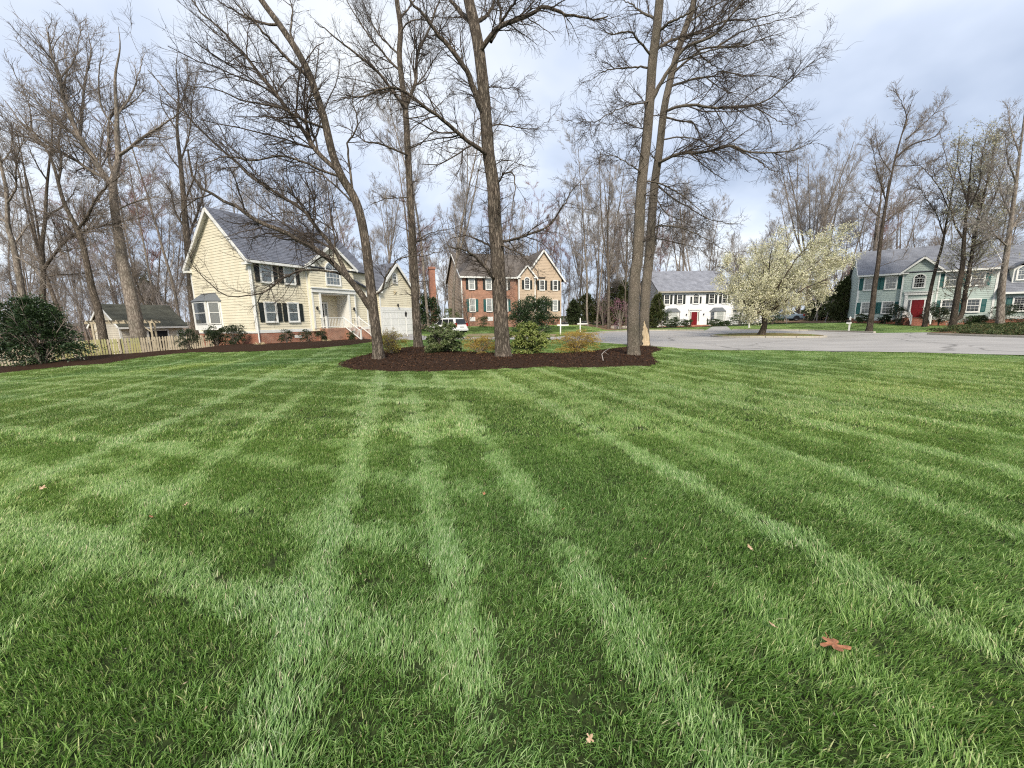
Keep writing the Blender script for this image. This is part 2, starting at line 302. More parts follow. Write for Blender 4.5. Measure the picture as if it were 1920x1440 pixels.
gm = bpy.data.materials.new('shaded_lawn_soil'); gm.use_nodes = True
def _ground_mat(t):
    b = t.nodes['Principled BSDF']; b.inputs['Roughness'].default_value = .95; b.inputs['Specular IOR Level'].default_value = .1
    tcn = t.nodes.new('ShaderNodeTexCoord'); n = t.nodes.new('ShaderNodeTexNoise'); n.inputs['Scale'].default_value = 30; n.inputs['Detail'].default_value = 8; t.links.new(tcn.outputs['Object'], n.inputs['Vector'])
    r = t.nodes.new('ShaderNodeValToRGB'); r.color_ramp.elements[0].color = (.016, .022, .009, 1); r.color_ramp.elements[1].color = (.045, .065, .022, 1); r.color_ramp.elements[0].position = .35; r.color_ramp.elements[1].position = .65  # soil colour darkened to paint shade into the gaps between blades
    t.links.new(n.outputs[0], r.inputs[0]); t.links.new(r.outputs[0], b.inputs['Base Color'])
_ground_mat(gm.node_tree)
# base ground: one sheet to the horizon
xs = np.concatenate([[-900, -500, -300, -200, -150], np.arange(-120, -44, 4), np.arange(-44, 64, 1.0), np.arange(64, 124, 4), [150, 200, 300, 500, 900]])
ys = np.concatenate([[-300, -120, -60, -30], np.arange(-16, 64, 1.0), np.arange(64, 124, 4), [150, 200, 300, 500, 900, 1400]])
XX, YY = np.meshgrid(xs, ys); ZZ = gz(XX, YY); nx, ny = len(xs), len(ys)
idx = np.arange(nx*ny).reshape(ny, nx); q = np.stack([idx[:-1, :-1], idx[:-1, 1:], idx[1:, 1:], idx[1:, :-1]], -1).reshape(-1, 4)
link('lawn_ground', mkmesh('lawn_ground', np.stack([XX, YY, ZZ], -1), q, np.full(len(q), 4), gm, None, True), kind='structure', label='mown green lawn sloping gently down to the wooden fence')
mulchm = mat('mulch', (.050, .027, .016), .95, .1, (26, (.014, .009, .006), 1, .35, .62), (70, 1., 1))
littermat = mat('leaf_litter', (.25, .17, .11), .95, .1, (9, (.12, .075, .045), 1, .35, .65), (50, .8, 1))
dryg = mat('dry_verge', (.30, .24, .15), .95, .1, (12, (.15, .13, .07), 1), (50, .7, 1))
Gp = lambda *l: [tuple(G(*p)[:2]) for p in l]
bed_out = Gp((632,685),(660,672),(700,662),(745,654),(800,650),(860,660),(960,664),(1060,664),(1110,659),(1150,654),(1190,650),(1225,650),(1240,656),(1222,664),(1226,672),(1236,680),(1220,687),(1160,689),(1080,691),(1000,689),(940,692),(880,696),(800,697),(720,697),(660,694))
ring = lambda x, y, d: .10*np.clip(d/1.2, 0, 1)**.6 + .015*np.sin(x*9)*np.cos(y*8)
bed, bedpa = sheet('mulch_bed', bed_out, .22, .012, mulchm, 'structure', 'dark brown mulch bed around the front trees', ring)
ROADZ = .03
road_out = Gp((1980,669),(1920,667),(1760,663),(1600,660),(1440,657.5),(1280,654.5),(1200,649),(1121,643),(1050,637.5),(960,637),(860,637),(780,638),(740,638)) + [(-12.0,37.2),(-10.6,40.6)] + Gp((800,631),(870,632),(1000,632.5),(1045,632)) + Gp((1075,628.5),(1105,626.5),(1140,623.5),(1180,621.5),(1250,620.5),(1320,620.5)) + [(27.5,53.),(29.5,53.)] + Gp((1372,619.5),(1440,620),(1520,621),(1594,623.5),(1640,625)) + [(33.5,31.5),(36.5,30.0)] + Gp((1770,629),(1850,632),(1920,634),(1990,637))
road, roadpa = sheet('road', road_out, .8, ROADZ, MT['asphalt'], 'structure', 'pale grey asphalt road of the cul-de-sac')
fb = Gp((-40,706),(40,696),(100,690),(200,682),(270,671),(330,664),(420,661),(520,658),(600,653),(660,647),(700,641.5))
hb = [(-11.9,35.6),(-13.6,33.4),(-17.3,27.2),(-18.0,27.3),(-24.3,30.5)] + [(-26.3,27.3),(-29,24.9),(-33,23),(-36,21)]
hb2 = fb + hb
bed2, bed2pa = sheet('house_border', hb2, .5, .02, mulchm, 'structure', 'mulched border along the fence and yellow house', lambda x, y, d: .16*np.clip(d/.9, 0, 1))
wood_out = [(-42,30),(-32.5,26.5),(-24,31),(-24,40),(-14,50),(-9,56),(8,60),(12,48.5),(14,50),(20,54),(22,64),(38,66),(40,50),(46,52),(58,40),(66,36),(115,60),(110,110),(0,120),(-110,110),(-110,30)]
wood_floor, woodpa = sheet('wood_floor', wood_out, 3., .012, littermat, 'structure', 'leaf-strewn ground of the bare wood behind the houses')
bank_out = Gp((1738,624),(1780,621),(1830,613),(1990,609),(1990,637),(1920,632.5),(1850,631),(1790,628))
bank, bankpa = sheet('verge_bank', bank_out, .6, .03, littermat, 'structure', 'dry leaf-littered bank beside the road', lambda x, y, d: .22*np.clip(d/2, 0, 1))
verge_out = Gp((872,631),(880,626.5),(1000,626),(1045,627),(1040,631.5))
verge, vergepa = sheet('dry_verge_strip', verge_out, .6, .035, dryg, 'structure', 'dry strawy strip along the brick house driveway')
def kerb(name, pts, label, w=.22, h=.13, piece=3.0):
    P = [Vector((p[0], p[1], 0)) for p in pts]; L = [0]
    for a, b in zip(P, P[1:]): L.append(L[-1]+(b-a).length)
    def at(s):
        for i in range(len(P)-1):
            if s <= L[i+1]+1e-6: return P[i].lerp(P[i+1], (s-L[i])/max(1e-6, L[i+1]-L[i]))
        return P[-1]
    root = empty(name, (P[0].x, P[0].y, float(gz(P[0].x, P[0].y))), 0); tag(root, label, 'kerb')
    s = 0; R0 = root.location
    while s < L[-1]-.1:
        e2 = min(s+piece, L[-1]); mb = MB(); k = 4
        q = [at(s+.012+(e2-s-.024)*i/k) for i in range(k+1)]
        for a, b in zip(q, q[1:]):
            za, zb = float(gz(a.x, a.y))+ROADZ, float(gz(b.x, b.y))+ROADZ
            d = (b-a).normalized(); n = Vector((-d.y, d.x, 0))*w/2
            A = [a-n, a+n]; B = [b-n, b+n]
            c = [(p.x-R0.x, p.y-R0.y, z) for p, z in [(A[0], za-.1-R0.z), (A[1], za-.1-R0.z), (B[1], zb-.1-R0.z), (B[0], zb-.1-R0.z), (A[0], za+h-R0.z), (A[1], za+h-R0.z), (B[1], zb+h-R0.z), (B[0], zb+h-R0.z)]]
            for f in [(4,7,6,5),(0,1,5,4),(1,2,6,5),(2,3,7,6),(3,0,4,7)]: mb.poly([c[i] for i in f])
        mb.build('kerb_stone', MT['concrete'], root); s = e2
    return root
kerb('kerb', Gp((1062,629.5),(1105,626.5),(1140,623.5),(1180,621.5),(1250,620.5),(1320,620.5)), 'pale concrete kerb on the far side of the road by the woods')
kerb('kerb', Gp((1372,619.5),(1440,620),(1520,621),(1594,623.5),(1640,625)), 'pale concrete kerb between the white and mint house driveways')
kerb('kerb', Gp((1740,628),(1770,629),(1850,632),(1920,634),(1990,637)), 'stained concrete kerb below the leaf-littered bank')
# island
ic = np.array([21.2, 32.2]); ir = (4.1, 3.6)
isl = [(ic[0]+ir[0]*math.cos(a), ic[1]+ir[1]*math.sin(a)) for a in np.linspace(0, 2*math.pi, 40, endpoint=False)]
dryisl = mat('island_turf', (.21, .20, .075), .95, .1, (3, (.13, .085, .05), 1, .42, .55), (60, .8, 1))
island, islpa = sheet('road_island', isl, .4, ROADZ+.1, dryisl, 'structure', 'round turf island in the road under the blossoming tree', lambda x, y, d: .06*np.clip(d, 0, 1))
kerb('kerb', isl+[isl[0]], 'yellowish kerb ring round the turf island', .2, .12, 2.0)
# ------------------------------------------------------------------ trees
nrm = lambda a: a/np.maximum(np.linalg.norm(a, axis=-1, keepdims=True), 1e-9)
def tube_arrays(P, R, S, mod=None, rg=rng):
    P = np.asarray(P, float); Nn, K, _ = P.shape
    T = np.gradient(P, axis=1); T = nrm(T); mean = nrm(P[:, -1]-P[:, 0]); rv = rg.normal(size=(Nn, 3)); ref = nrm(rv-(rv*mean).sum(-1, keepdims=True)*mean)[:, None, :]
    A = nrm(np.cross(T, np.broadcast_to(ref, T.shape))); B = np.cross(T, A)
    ph = np.arange(S)*2*np.pi/S; RR = R[..., None]*np.ones(S)
    if mod is not None: RR = RR*mod
    V = P[:, :, None, :]+RR[..., None]*(np.cos(ph)[:, None]*A[:, :, None, :]+np.sin(ph)[:, None]*B[:, :, None, :])
    i = np.arange(Nn*K*S).reshape(Nn, K, S); j = np.roll(i, -1, 2)
    Q = np.stack([i[:, :-1], j[:, :-1], j[:, 1:], i[:, 1:]], -1).reshape(-1, 4)
    return V.reshape(-1, 3), Q
def join_tubes(name, parts, m, smooth=True):
    Vs, Qs, b = [], [], 0
    for V, Q in parts: Vs.append(V); Qs.append(Q+b); b += len(V)
    Q = np.concatenate(Qs); return mkmesh(name, np.concatenate(Vs), Q, np.full(len(Q), 4), m, None, smooth)
def kids(P, R, n, tmin=.2, lr=.5, ang=.8, jit=.12, up=.05, K=5, rf=.55, rmin=.006, lmin=.3, lmax=9, rg=rng, tmax=1., tpow=1., wt=None):
    Nn, Kp, _ = P.shape; seg = np.linalg.norm(np.diff(P, axis=1), axis=-1); L = seg.sum(1); pr = L*(wt if wt is not None else 1); pr = pr/pr.sum()
    ix = rg.choice(Nn, n, p=pr); t = tmin+(tmax-tmin)*rg.random(n)**tpow; f = t*(Kp-1)*.9999; i = f.astype(int); fr = (f-i)[:, None]
    pos = P[ix, i]*(1-fr)+P[ix, i+1]*fr; T = nrm(P[ix, i+1]-P[ix, i]); r = R[ix, i]*(1-fr[:, 0])+R[ix, i+1]*fr[:, 0]
    rv = rg.normal(size=(n, 3)); S = nrm(rv-(rv*T).sum(-1, keepdims=True)*T); a = (ang*rg.uniform(.6, 1.35, n))[:, None]
    D = np.cos(a)*T+np.sin(a)*S; ln = np.clip(lr*L[ix]*(1-.5*t)*rg.uniform(.5, 1.3, n), lmin, lmax)
    r0 = np.maximum(np.minimum(r*rf*rg.uniform(.8, 1.1, n), ln*.013+.003), rmin)
    out = np.zeros((n, K, 3)); out[:, 0] = pos; st = (ln/(K-1))[:, None]
    for k in range(1, K):
        D = nrm(D+jit*rg.normal(size=(n, 3))+np.array([0, 0, up])); out[:, k] = out[:, k-1]+D*st
    RR = r0[:, None]*np.linspace(1, .35, K)[None]; RR = np.maximum(RR, rmin*.6)
    return out, RR
def spline(pts, K):
    p = np.array(pts, float); n = len(p); P = np.vstack([2*p[0]-p[1], p, 2*p[-1]-p[-2]]); d = np.concatenate([[0], np.cumsum(np.linalg.norm(np.diff(p, axis=0), axis=1))]); s = np.linspace(0, d[-1], K); o = []
    for v in s:
        i = min(max(np.searchsorted(d, v)-1, 0), n-2); t = (v-d[i])/max(d[i+1]-d[i], 1e-9); a, b, c, e = P[i], P[i+1], P[i+2], P[i+3]
        o.append(.5*((2*b)+(-a+c)*t+(2*a-5*b+4*c-e)*t*t+(-a+3*b-3*c+e)*t**3))
    return np.array(o)
def hero(name, label, cat, base, trunk, r0, r1, limbs, barkm, twigm, n1, n2, n3, flare=.45, up=.02, seed=1, group=None, wts=None, l1=2.4, droop=None, rmin=.0052, side=18, extra=None, knot=.012):
    """trunk: pixels of the trunk's line; limbs: (pixels, start radius, depth change along the limb)."""
    rg = np.random.default_rng(seed); Y0 = base[1]; root = empty(name, base, 0, label, cat, group); B = np.array(base)
    tp = [atY(x, y, Y0+dyy) for x, y, dyy in trunk]; tp[0] = B+np.array([0, 0, -.12])
    K = 70; TP = spline([p-B for p in tp], K); u = np.linspace(0, 1, K); zz = TP[:, 2]
    TR = r0+(r1-r0)*u**.85; TR = TR*(1+flare*np.exp(-np.maximum(zz, 0)/.26)); S = side; ph = np.arange(S)*2*np.pi/S
    kk = rg.integers(4, 7); mod = 1+.16*np.exp(-np.maximum(zz, 0)/.35)[None, :, None]*np.cos(kk*ph+1.3)[None, None]+knot*rg.normal(size=(1, K, S))+.03*np.sin(3*ph[None, None]+zz[None, :, None]*1.1)
    link('trunk', join_tubes('trunk', [tube_arrays(TP[None], TR[None], S, mod, rg)], barkm), root)
    LP, LR = [], []
    for pts, r, dd in limbs:
        n = len(pts); w3 = []
        for i, (x, y) in enumerate(pts):
            tt = i/(n-1)
            # start on the trunk at its real depth
            if i == 0:
                cand = TP+B; pr = [(FPX*((c-EYE)@_U)/((c-EYE)@_F)) for c in cand]; j = int(np.argmin([abs((720-v)-y) for v in pr])); st = cand[j]; ys = st[1]
                if r < 0: st = atY(x, y, ys)
                w3.append(st*1.0)
            else: w3.append(atY(x, y, ys+dd*tt))
        q = spline([p-B for p in w3], 22); q[1:-1] += rg.normal(size=(20, 3))*.018*(np.linspace(0, 1, 20)[:, None]+.3); LP.append(q); rr = abs(r); LR.append(np.maximum(rr*.92*np.linspace(1, .17, 22)**.9, .009))
    for q, r in zip(LP, LR):
        link('limb', join_tubes('limb', [tube_arrays(q[None], r[None], 9, 1+.03*rg.normal(size=(1, 22, 9)), rg)], barkm), root)
    LP = np.array(LP); LR = np.array(LR)
    a, ar = kids(LP, LR, n1, .10, .36, .70, .15, up, 8, .5, rmin*1.5, .8, l1*1.25, rg, wt=wts)
    if extra:  # thin branches straight off the trunk
        n, z0, z1, ln, ang = extra; t0 = np.interp(z0, zz, u); t1 = np.interp(z1, zz, u)
        e1, er = kids(TP[None], TR[None], n, t0, 0, ang, .13, up, 8, .12, rmin*1.6, ln*.7, ln*1.2, rg, tmax=t1); er = np.minimum(er, .022)
        ln_ = rg.uniform(.4, 1.15, n)[:, None, None]; e1 = e1[:, :1]+(e1-e1[:, :1])*ln_; a = np.concatenate([a, e1]); ar = np.concatenate([ar, er])
    b, br = kids(a, ar, n2, .08, .55, .72, .20, up, 5, .6, rmin*1.1, .35, 1.7, rg)
    c, cr = kids(b, br, n3, .06, .68, .70, .22, up, 3, .7, rmin*.8, .25, 1.0, rg)
    link('crown', join_tubes('crown', [tube_arrays(a, ar, 5, None, rg), tube_arrays(b, br, 3, None, rg), tube_arrays(c, cr, 3, None, rg)], twigm), root, kind='stuff')
    return root
BK = dict(brown=bark('brown_bark', (.27, .228, .188), (.085, .069, .056), 9), grey=bark('grey_bark', (.33, .285, .235), (.12, .10, .08), 16, .25, .7), dark=bark('dark_bark', (.16, .13, .105), (.05, .04, .032), 10),
          pale=bark('pale_bark', (.34, .30, .26), (.15, .125, .105), 5, .3, .4))
TW = dict(dark=mat('dark_twigs', (.085, .068, .056), .9, .15), mid=mat('brown_twigs', (.22, .185, .155), .9, .15), pale=mat('pale_twigs', (.31, .28, .255), .9, .1), red=mat('reddish_twigs', (.26, .15, .13), .9, .1))  # pale twigs lightened to paint haze on the background trees
b = G(711, 678)
hero('oak_tree', 'leaning tree on the mulch, forked low and sweeping over the yellow house', 'tree', b,
     [(711,678,0),(705,620,0),(701,590,0),(693,520,0),(683,440,0),(668,379,0),(640,330,0),(622,284,.1),(607,220,.2),(591,171,.3),(579,137,.4),(555,92,.5),(524,46,.7),(490,0,.9),(450,-60,1.2)], .20, .085,
     [([(701,588),(672,544),(650,519),(622,490),(591,467),(560,450),(521,430),(478,412),(454,394),(411,371),(374,351),(360,318),(352,280)], .135, -1.2),
      ([(655,522),(643,500),(629,469),(610,446),(581,410),(576,400),(533,370),(490,345),(435,299),(387,254),(332,195),(277,131)], -.085, 1.6),
      ([(628,318),(594,284),(570,247),(527,189),(484,134),(439,82),(393,37),(350,-10)], .095, 1.0),
      ([(585,150),(539,110),(500,67),(454,18),(420,-20)], .07, -1.4),
      ([(637,333),(600,318),(564,302),(524,293),(470,300),(420,295),(360,320)], .05, -1.8),
      ([(662,385),(625,345),(600,325),(560,310),(520,320)], .04, 1.0),
      ([(665,362),(655,305),(652,269),(671,232),(662,183),(668,140)], .05, -.8),
      ([(640,515),(620,509),(569,507),(527,524),(496,547),(465,554),(423,553),(392,530),(367,505),(356,480)], -.045, -2.0),
      ([(708,552),(715,545),(722,525),(737,496),(758,483),(800,479),(831,469)], .045, -.6),
      ([(610,245),(570,225),(520,200),(460,190),(410,170),(350,160)], .05, -2.0),
      ([(560,98),(545,60),(548,20),(540,-30)], .05, .8), ([(530,52),(480,40),(430,15),(380,-20)], .05, .5),
      ([(575,405),(545,398),(505,402),(480,412),(450,425)], -.022, -.6), ([(612,230),(590,200),(555,150),(520,120)], .04, 1.5), ([(600,200),(560,205),(520,225),(490,210),(460,170)], .03, -1.2)],
     BK['brown'], TW['dark'], 270, 1700, 7600, .35, .025, 11, l1=2.9, wts=np.array([.42, .5]+[1.]*13))
b = G(784, 654)
hero('oak_tree', 'straight trunk at the back of the mulch bed between leaning tree and centre oak', 'tree', b,
     [(784,654,0),(781,600,0),(778,540,0),(773,450,0),(769,360,0),(765,290,0),(760,205,0),(754,156,0),(749,104,0),(751,52,0),(744,0,0),(740,-60,0)], .235, .10,
     [([(765,198),(779,153),(782,104),(803,59),(824,0),(835,-40)], .10, 1.5), ([(760,198),(751,191),(720,149),(689,118),(640,80),(590,40)], .09, -1.5),
      ([(753,170),(744,166),(720,172),(692,177),(661,184),(620,190)], .06, 1.2), ([(766,290),(758,288),(716,271),(685,265),(650,240),(620,235)], .06, -1.5), ([(770,370),(763,370),(713,375),(680,395)], .035, -.5),
      ([(752,132),(744,128),(702,80),(661,21),(640,-20)], .06, .8), ([(764,280),(790,268),(815,245),(845,225)], .04, -1.2), ([(774,460),(800,440),(840,430),(870,420)], .03, -1.), ([(750,60),(770,40),(800,35),(840,20)], .04, -1),
      ([(752,100),(715,70),(690,30),(670,-20)], .05, 1.6), ([(748,30),(775,5),(800,-30)], .05, 1), ([(762,225),(800,215),(830,190),(850,170)], .035, .8)],
     BK['brown'], TW['dark'], 210, 1250, 4600, .3, .035, 12, l1=3.0, extra=(26, 2.5, 9, 2.2, 1.3))
b = G(944, 673)
hero('oak_tree', 'thick furrowed oak in the middle of the mulch bed with root flare', 'tree', b,
     [(944,673,0),(941,620,0),(937,560,0),(933,486,0),(928,416,0),(925,347,0),(916,288,0),(912,236,0),(905,156,0),(897,87,0),(887,35,0),(879,0,0),(872,-50,0)], .30, .17,
     [([(908,215),(900,200),(890,173),(876,135),(852,101),(817,59),(793,28),(768,0),(745,-30)], .125, -1.5), ([(917,292),(902,281),(869,259),(838,231),(803,205),(761,172),(720,165),(680,182),(648,178)], .085, -3.),
      ([(893,55),(883,42),(862,21),(845,0),(825,-40)], .12, 1.4), ([(901,100),(907,87),(935,52),(987,31),(1018,14),(1056,24),(1108,35),(1140,30)], .095, -1.2), ([(920,78),(938,42),(935,0),(930,-40)], -.07, .8), ([(938,44),(950,25),(966,3),(985,-30)], -.055, -1.),
      ([(893,45),(914,28),(928,0),(940,-40)], .08, 1.6), ([(926,345),(935,342),(945,326),(962,325),(966,345),(963,378),(962,410)], .035, -1.2), ([(930,452),(945,453),(987,441),(1029,422),(1056,385),(1074,357),(1095,335)], .06, 1.6),
      ([(933,520),(924,519),(908,498),(889,480),(868,467),(840,462)], .085, -1.4), ([(930,465),(920,462),(897,449),(867,441),(840,450)], .05, 1.), ([(931,458),(947,462),(975,476),(990,488),(1010,510)], .04, -1.2), ([(908,500),(915,480),(914,465)], -.04, .3),
      ([(912,235),(935,233),(965,238),(1000,240),(1030,228)], .03, 1.2), ([(922,310),(950,300),(985,312)], .022, -1), ([(905,165),(935,165),(975,168)], .02, .6)],
     BK['brown'], TW['dark'], 270, 1600, 6200, .32, -.005, 13, l1=2.3, side=22, extra=(60, 2.2, 9.5, 1.5, 1.45), knot=.02)
b = G(1189, 669)
hero('oak_tree', 'tall grey-barked trunk nearest the right end of the mulch bed', 'tree', b,
     [(1189,669,0),(1187,600,0),(1190,520,0),(1195,480,0),(1203,350,0),(1212,267,0),(1218,193,0),(1223,117,0),(1230,67,0),(1237,0,0),(1243,-60,0)], .235, .135,
     [([(1221,205),(1237,160),(1260,123),(1287,90),(1337,67),(1360,43),(1393,0),(1410,-30)], .085, -1.6), ([(1225,100),(1237,88),(1267,72),(1320,57),(1360,20),(1390,-10)], .06, 1.4), ([(1222,112),(1200,80),(1183,60),(1150,63),(1120,50)], .045, -1.2),
      ([(1222,125),(1203,125),(1175,128),(1140,130),(1100,153)], .04, 1.), ([(1218,193),(1208,192),(1170,200),(1130,220),(1097,235)], .03, -1.4), ([(1215,245),(1205,242),(1167,230),(1140,235)], .025, .8), ([(1206,327),(1190,315),(1153,293),(1120,290)], .03, -1.),
      ([(1232,60),(1260,40),(1300,20),(1340,-20)], .055, -1.2), ([(1233,40),(1200,20),(1160,-10)], .05, 1.), ([(1260,120),(1300,105),(1340,92),(1390,85),(1430,75)], -.035, -.6), ([(1300,83),(1320,110),(1350,130),(1370,145)], -.03, 1.),
      ([(1205,335),(1240,345),(1290,375),(1330,415),(1345,430)], .035, -1.)],
     BK['grey'], TW['dark'], 270, 1600, 6200, .22, .0, 14, l1=2.2, side=20, extra=(26, 3, 9, 1.8, 1.3))
b5 = G(1208, 649)
t5 = hero('oak_tree', 'pale trunk with a stripped bark wound at its foot behind the tall grey one', 'tree', b5,
     [(1208,649,0),(1208,600,0),(1211,540,0),(1217,480,0),(1227,350,0),(1235,290,0),(1245,207,0),(1257,150,0),(1267,110,0),(1280,67,0),(1297,20,0),(1303,-10,0),(1315,-60,0)], .27, .12,
     [([(1245,212),(1252,207),(1273,200),(1307,197),(1337,203),(1407,198),(1440,187),(1473,160),(1503,133),(1527,113)], .075, -2.), ([(1244,216),(1277,227),(1300,230),(1313,257),(1337,283),(1370,310)], .05, 1.5), ([(1255,162),(1263,160),(1307,147),(1337,143),(1353,133),(1393,143),(1440,143),(1480,150)], .06, 1.4),
      ([(1262,138),(1270,130),(1293,110),(1313,93),(1347,87),(1393,87),(1427,73),(1470,60)], .06, -1.6), ([(1234,305),(1240,303),(1273,288),(1327,285),(1367,273),(1400,283),(1447,287),(1493,280),(1523,267)], .085, -2.5), ([(1229,345),(1260,370),(1293,390),(1327,410),(1360,417),(1395,422)], .045, 1.5),
      ([(1222,425),(1237,423),(1277,427),(1313,443),(1350,463),(1380,480)], .045, -1.5), ([(1221,446),(1233,447),(1273,457),(1313,467),(1345,500)], .04, 1.), ([(1238,262),(1273,257),(1313,263),(1345,280),(1385,300)], .04, -1.), ([(1372,275),(1410,295),(1450,320),(1490,325)], -.04, -1.),
      ([(1277,80),(1310,60),(1360,40),(1420,35),(1480,20)], .06, -1.6), ([(1290,40),(1340,10),(1400,-20)], .055, 1.6), ([(1320,143),(1360,170),(1400,180),(1430,200)], -.03, -1.), ([(1340,90),(1390,60),(1450,40),(1500,30)], -.04, -1.2),
      ([(1225,365),(1250,400),(1290,420),(1320,450)], .035, -.6), ([(1232,300),(1215,285),(1180,270)], .03, -1.), ([(1216,490),(1226,470),(1232,430),(1240,390)], .09, .7), ([(1410,199),(1440,215),(1480,235),(1510,225)], -.03, 1)],
     BK['grey'], TW['dark'], 330, 2100, 8200, .25, -.01, 15, l1=2.8, rmin=.0056, extra=(14, 3, 12, 2.2, 1.2))
# the stripped wound on its trunk
wm = mat('stripped_wood', (.62, .50, .34), .8, .2, (14, (.45, .33, .2), .2), (20, .5, .2))
mb = MB(); rr_ = .33; prof = [(.02,.15,-.02),(.10,.16,.14),(.06,.19,.3),(.10,.17,.45),(.04,.19,.62),(.0,.15,.78),(.03,.11,.9),(-.04,.10,1.0),(-.02,.05,1.1),(-.06,.04,1.2),(-.05,.01,1.32)]
for (o0, w0, z0), (o1, w1, z1) in zip(prof, prof[1:]):
    for i in range(6):
        def pt(o, w_, z, k):
            a = math.pi*1.5-.30+(o+w_*(k/3-1))*3.2; r = .268*(1+.45*math.exp(-max(z, 0)/.26))+.012; c = atY(1208+(z/2.2)*1, 649, b5[1]); return (r*math.cos(a), r*math.sin(a), z)
        mb.poly([pt(o0, w0, z0, i), pt(o0, w0, z0, i+1), pt(o1, w1, z1, i+1), pt(o1, w1, z1, i)])
mb.build('bark_wound', wm, t5, True)
# yard trees at the left
b = G(272, 664)
hero('tulip_tree', 'massive pale trunk in front of the garden shed, forking high', 'tree', tuple(np.array([atY(268, 650, 29.)[0], 29., float(gz(atY(268, 650, 29.)[0], 29.))])),
     [(268,668,0),(262,640,0),(246,560,0),(232,500,0),(224,450,0),(216,400,0),(212,350,0),(218,315,0),(222,297,0),(219,250,0),(219,213,0),(216,146,0),(225,90,0),(222,50,0)], .50, .012,
     [([(212,352),(190,321),(163,277),(146,251),(122,192),(111,146),(95,95),(90,60)], .21, -1.5), ([(200,335),(172,321),(140,300),(79,268),(38,227),(10,190)], -.13, 1.5), ([(219,295),(240,280),(262,262),(315,227),(350,200)], .11, -1.6), ([(214,330),(205,300),(203,268),(208,219),(242,198),(270,170)], .11, 1.),
      ([(150,258),(155,200),(160,150),(170,100),(165,60)], -.10, 1.), ([(163,277),(120,235),(80,200),(40,160),(20,120)], -.08, -1.), ([(219,220),(245,180),(262,130),(270,100)], .07, 1.5), ([(111,150),(140,110),(150,60),(150,35)], -.06, 1.), ([(218,240),(190,200),(185,140),(195,90)], .07, -1.2),
      ([(140,235),(120,180),(125,130),(118,70)], -.07, 1.8), ([(221,395),(250,380),(290,370),(330,375)], .06, -1.)],
     BK['pale'], TW['mid'], 360, 2000, 7000, .12, .06, 21, l1=3.4, rmin=.0085)
b = atY(197, 655, 28.)
hero('oak_tree', 'dark leaning trunk left of the massive pale one at the shed gable', 'tree', (b[0], 28., float(gz(b[0], 28))),
     [(198,668,0),(195,640,0),(185,585,0),(172,540,0),(160,480,0),(147,435,0),(120,380,0),(102,315,0),(85,277,0),(50,233,0),(20,190,0)], .29, .012,
     [([(149,434),(165,405),(178,375),(200,350),(225,330)], .11, -1.2), ([(137,415),(110,405),(60,390),(20,370)], .07, 1.), ([(110,340),(115,300),(110,260),(118,215),(130,180)], .08, 1.4), ([(85,277),(60,260),(20,250),(-20,230)], .06, -1.), ([(175,385),(210,340),(250,310)], -.05, 1.), ([(60,245),(55,200),(40,160)], .05, 1.), ([(150,440),(200,430),(250,415)], .04, -1.)],
     BK['brown'], TW['mid'], 170, 1000, 3400, .15, .05, 22, l1=3.2, rmin=.0085)
b = atY(80, 655, 30.)
hero('oak_tree', 'dark twin-forked trunk rising behind the big evergreen bush', 'tree', (b[0], 30., float(gz(b[0], 30))),
     [(80,675,0),(80,600,0),(80,560,0),(81,505,0),(79,460,0),(85,410,0),(87,360,0),(92,310,0),(98,250,0),(95,200,0),(100,150,0)], .23, .012,
     [([(83,504),(100,480),(125,450),(162,432),(207,420),(250,410)], .12, -1.5), ([(84,415),(95,400),(120,385),(145,350)], .09, 1.), ([(80,500),(60,480),(30,465),(0,440)], .06, .8), ([(90,335),(70,310),(50,270)], .06, -1.), ([(80,520),(110,515),(160,512),(200,500)], .05, 1.2)],
     BK['brown'], TW['mid'], 120, 760, 2600, .15, .05, 23, l1=3., rmin=.0085)
b = atY(52, 655, 27.)
hero('maple_tree', 'pale trunk at the far left edge leaning over the fence', 'tree', (b[0], 27., float(gz(b[0], 27))),
     [(52,680,0),(48,600,0),(38,530,0),(25,460,0),(15,422,0),(12,360,0),(0,300,0),(-10,240,0),(-20,180,0)], .27, .02,
     [([(24,462),(40,440),(55,420),(75,410)], .07, 1.), ([(13,380),(30,350),(30,300),(45,260)], .07, -1.), ([(15,420),(-10,400),(-30,360)], .07, 1.), ([(2,310),(20,280),(25,230)], .05, 1.), ([(30,480),(60,500),(90,540)], .06, -1.)],
     BK['pale'], TW['mid'], 110, 560, 1500, .15, .04, 24, l1=2.8, rmin=.010)
b = atY(365, 640, 33.)
hero('oak_tree', 'broad brown trunk close behind the left corner of the yellow house', 'tree', (b[0], 33., float(gz(b[0], 33))),
     [(372,660,0),(368,620,0),(362,560,0),(356,500,0),(350,440,0),(344,370,0),(338,300,0),(332,240,0),(335,180,0),(330,130,0),(334,95,0)], .42, .012,
     [([(348,430),(330,400),(320,360),(300,330)], .10, 1.), ([(352,450),(370,400),(385,350),(380,300)], .11, 1.5), ([(345,380),(365,330),(372,280)], .08, -1.), ([(338,305),(355,250),(360,190),(368,140)], .07, .8), ([(333,245),(305,200),(295,150)], .06, -1.), ([(334,210),(350,160),(352,110)], .05, 1.), ([(340,320),(310,280),(290,240)], .07, 1.)],
     BK['brown'], TW['mid'], 190, 950, 3000, .12, .06, 25, l1=3., rmin=.0085)
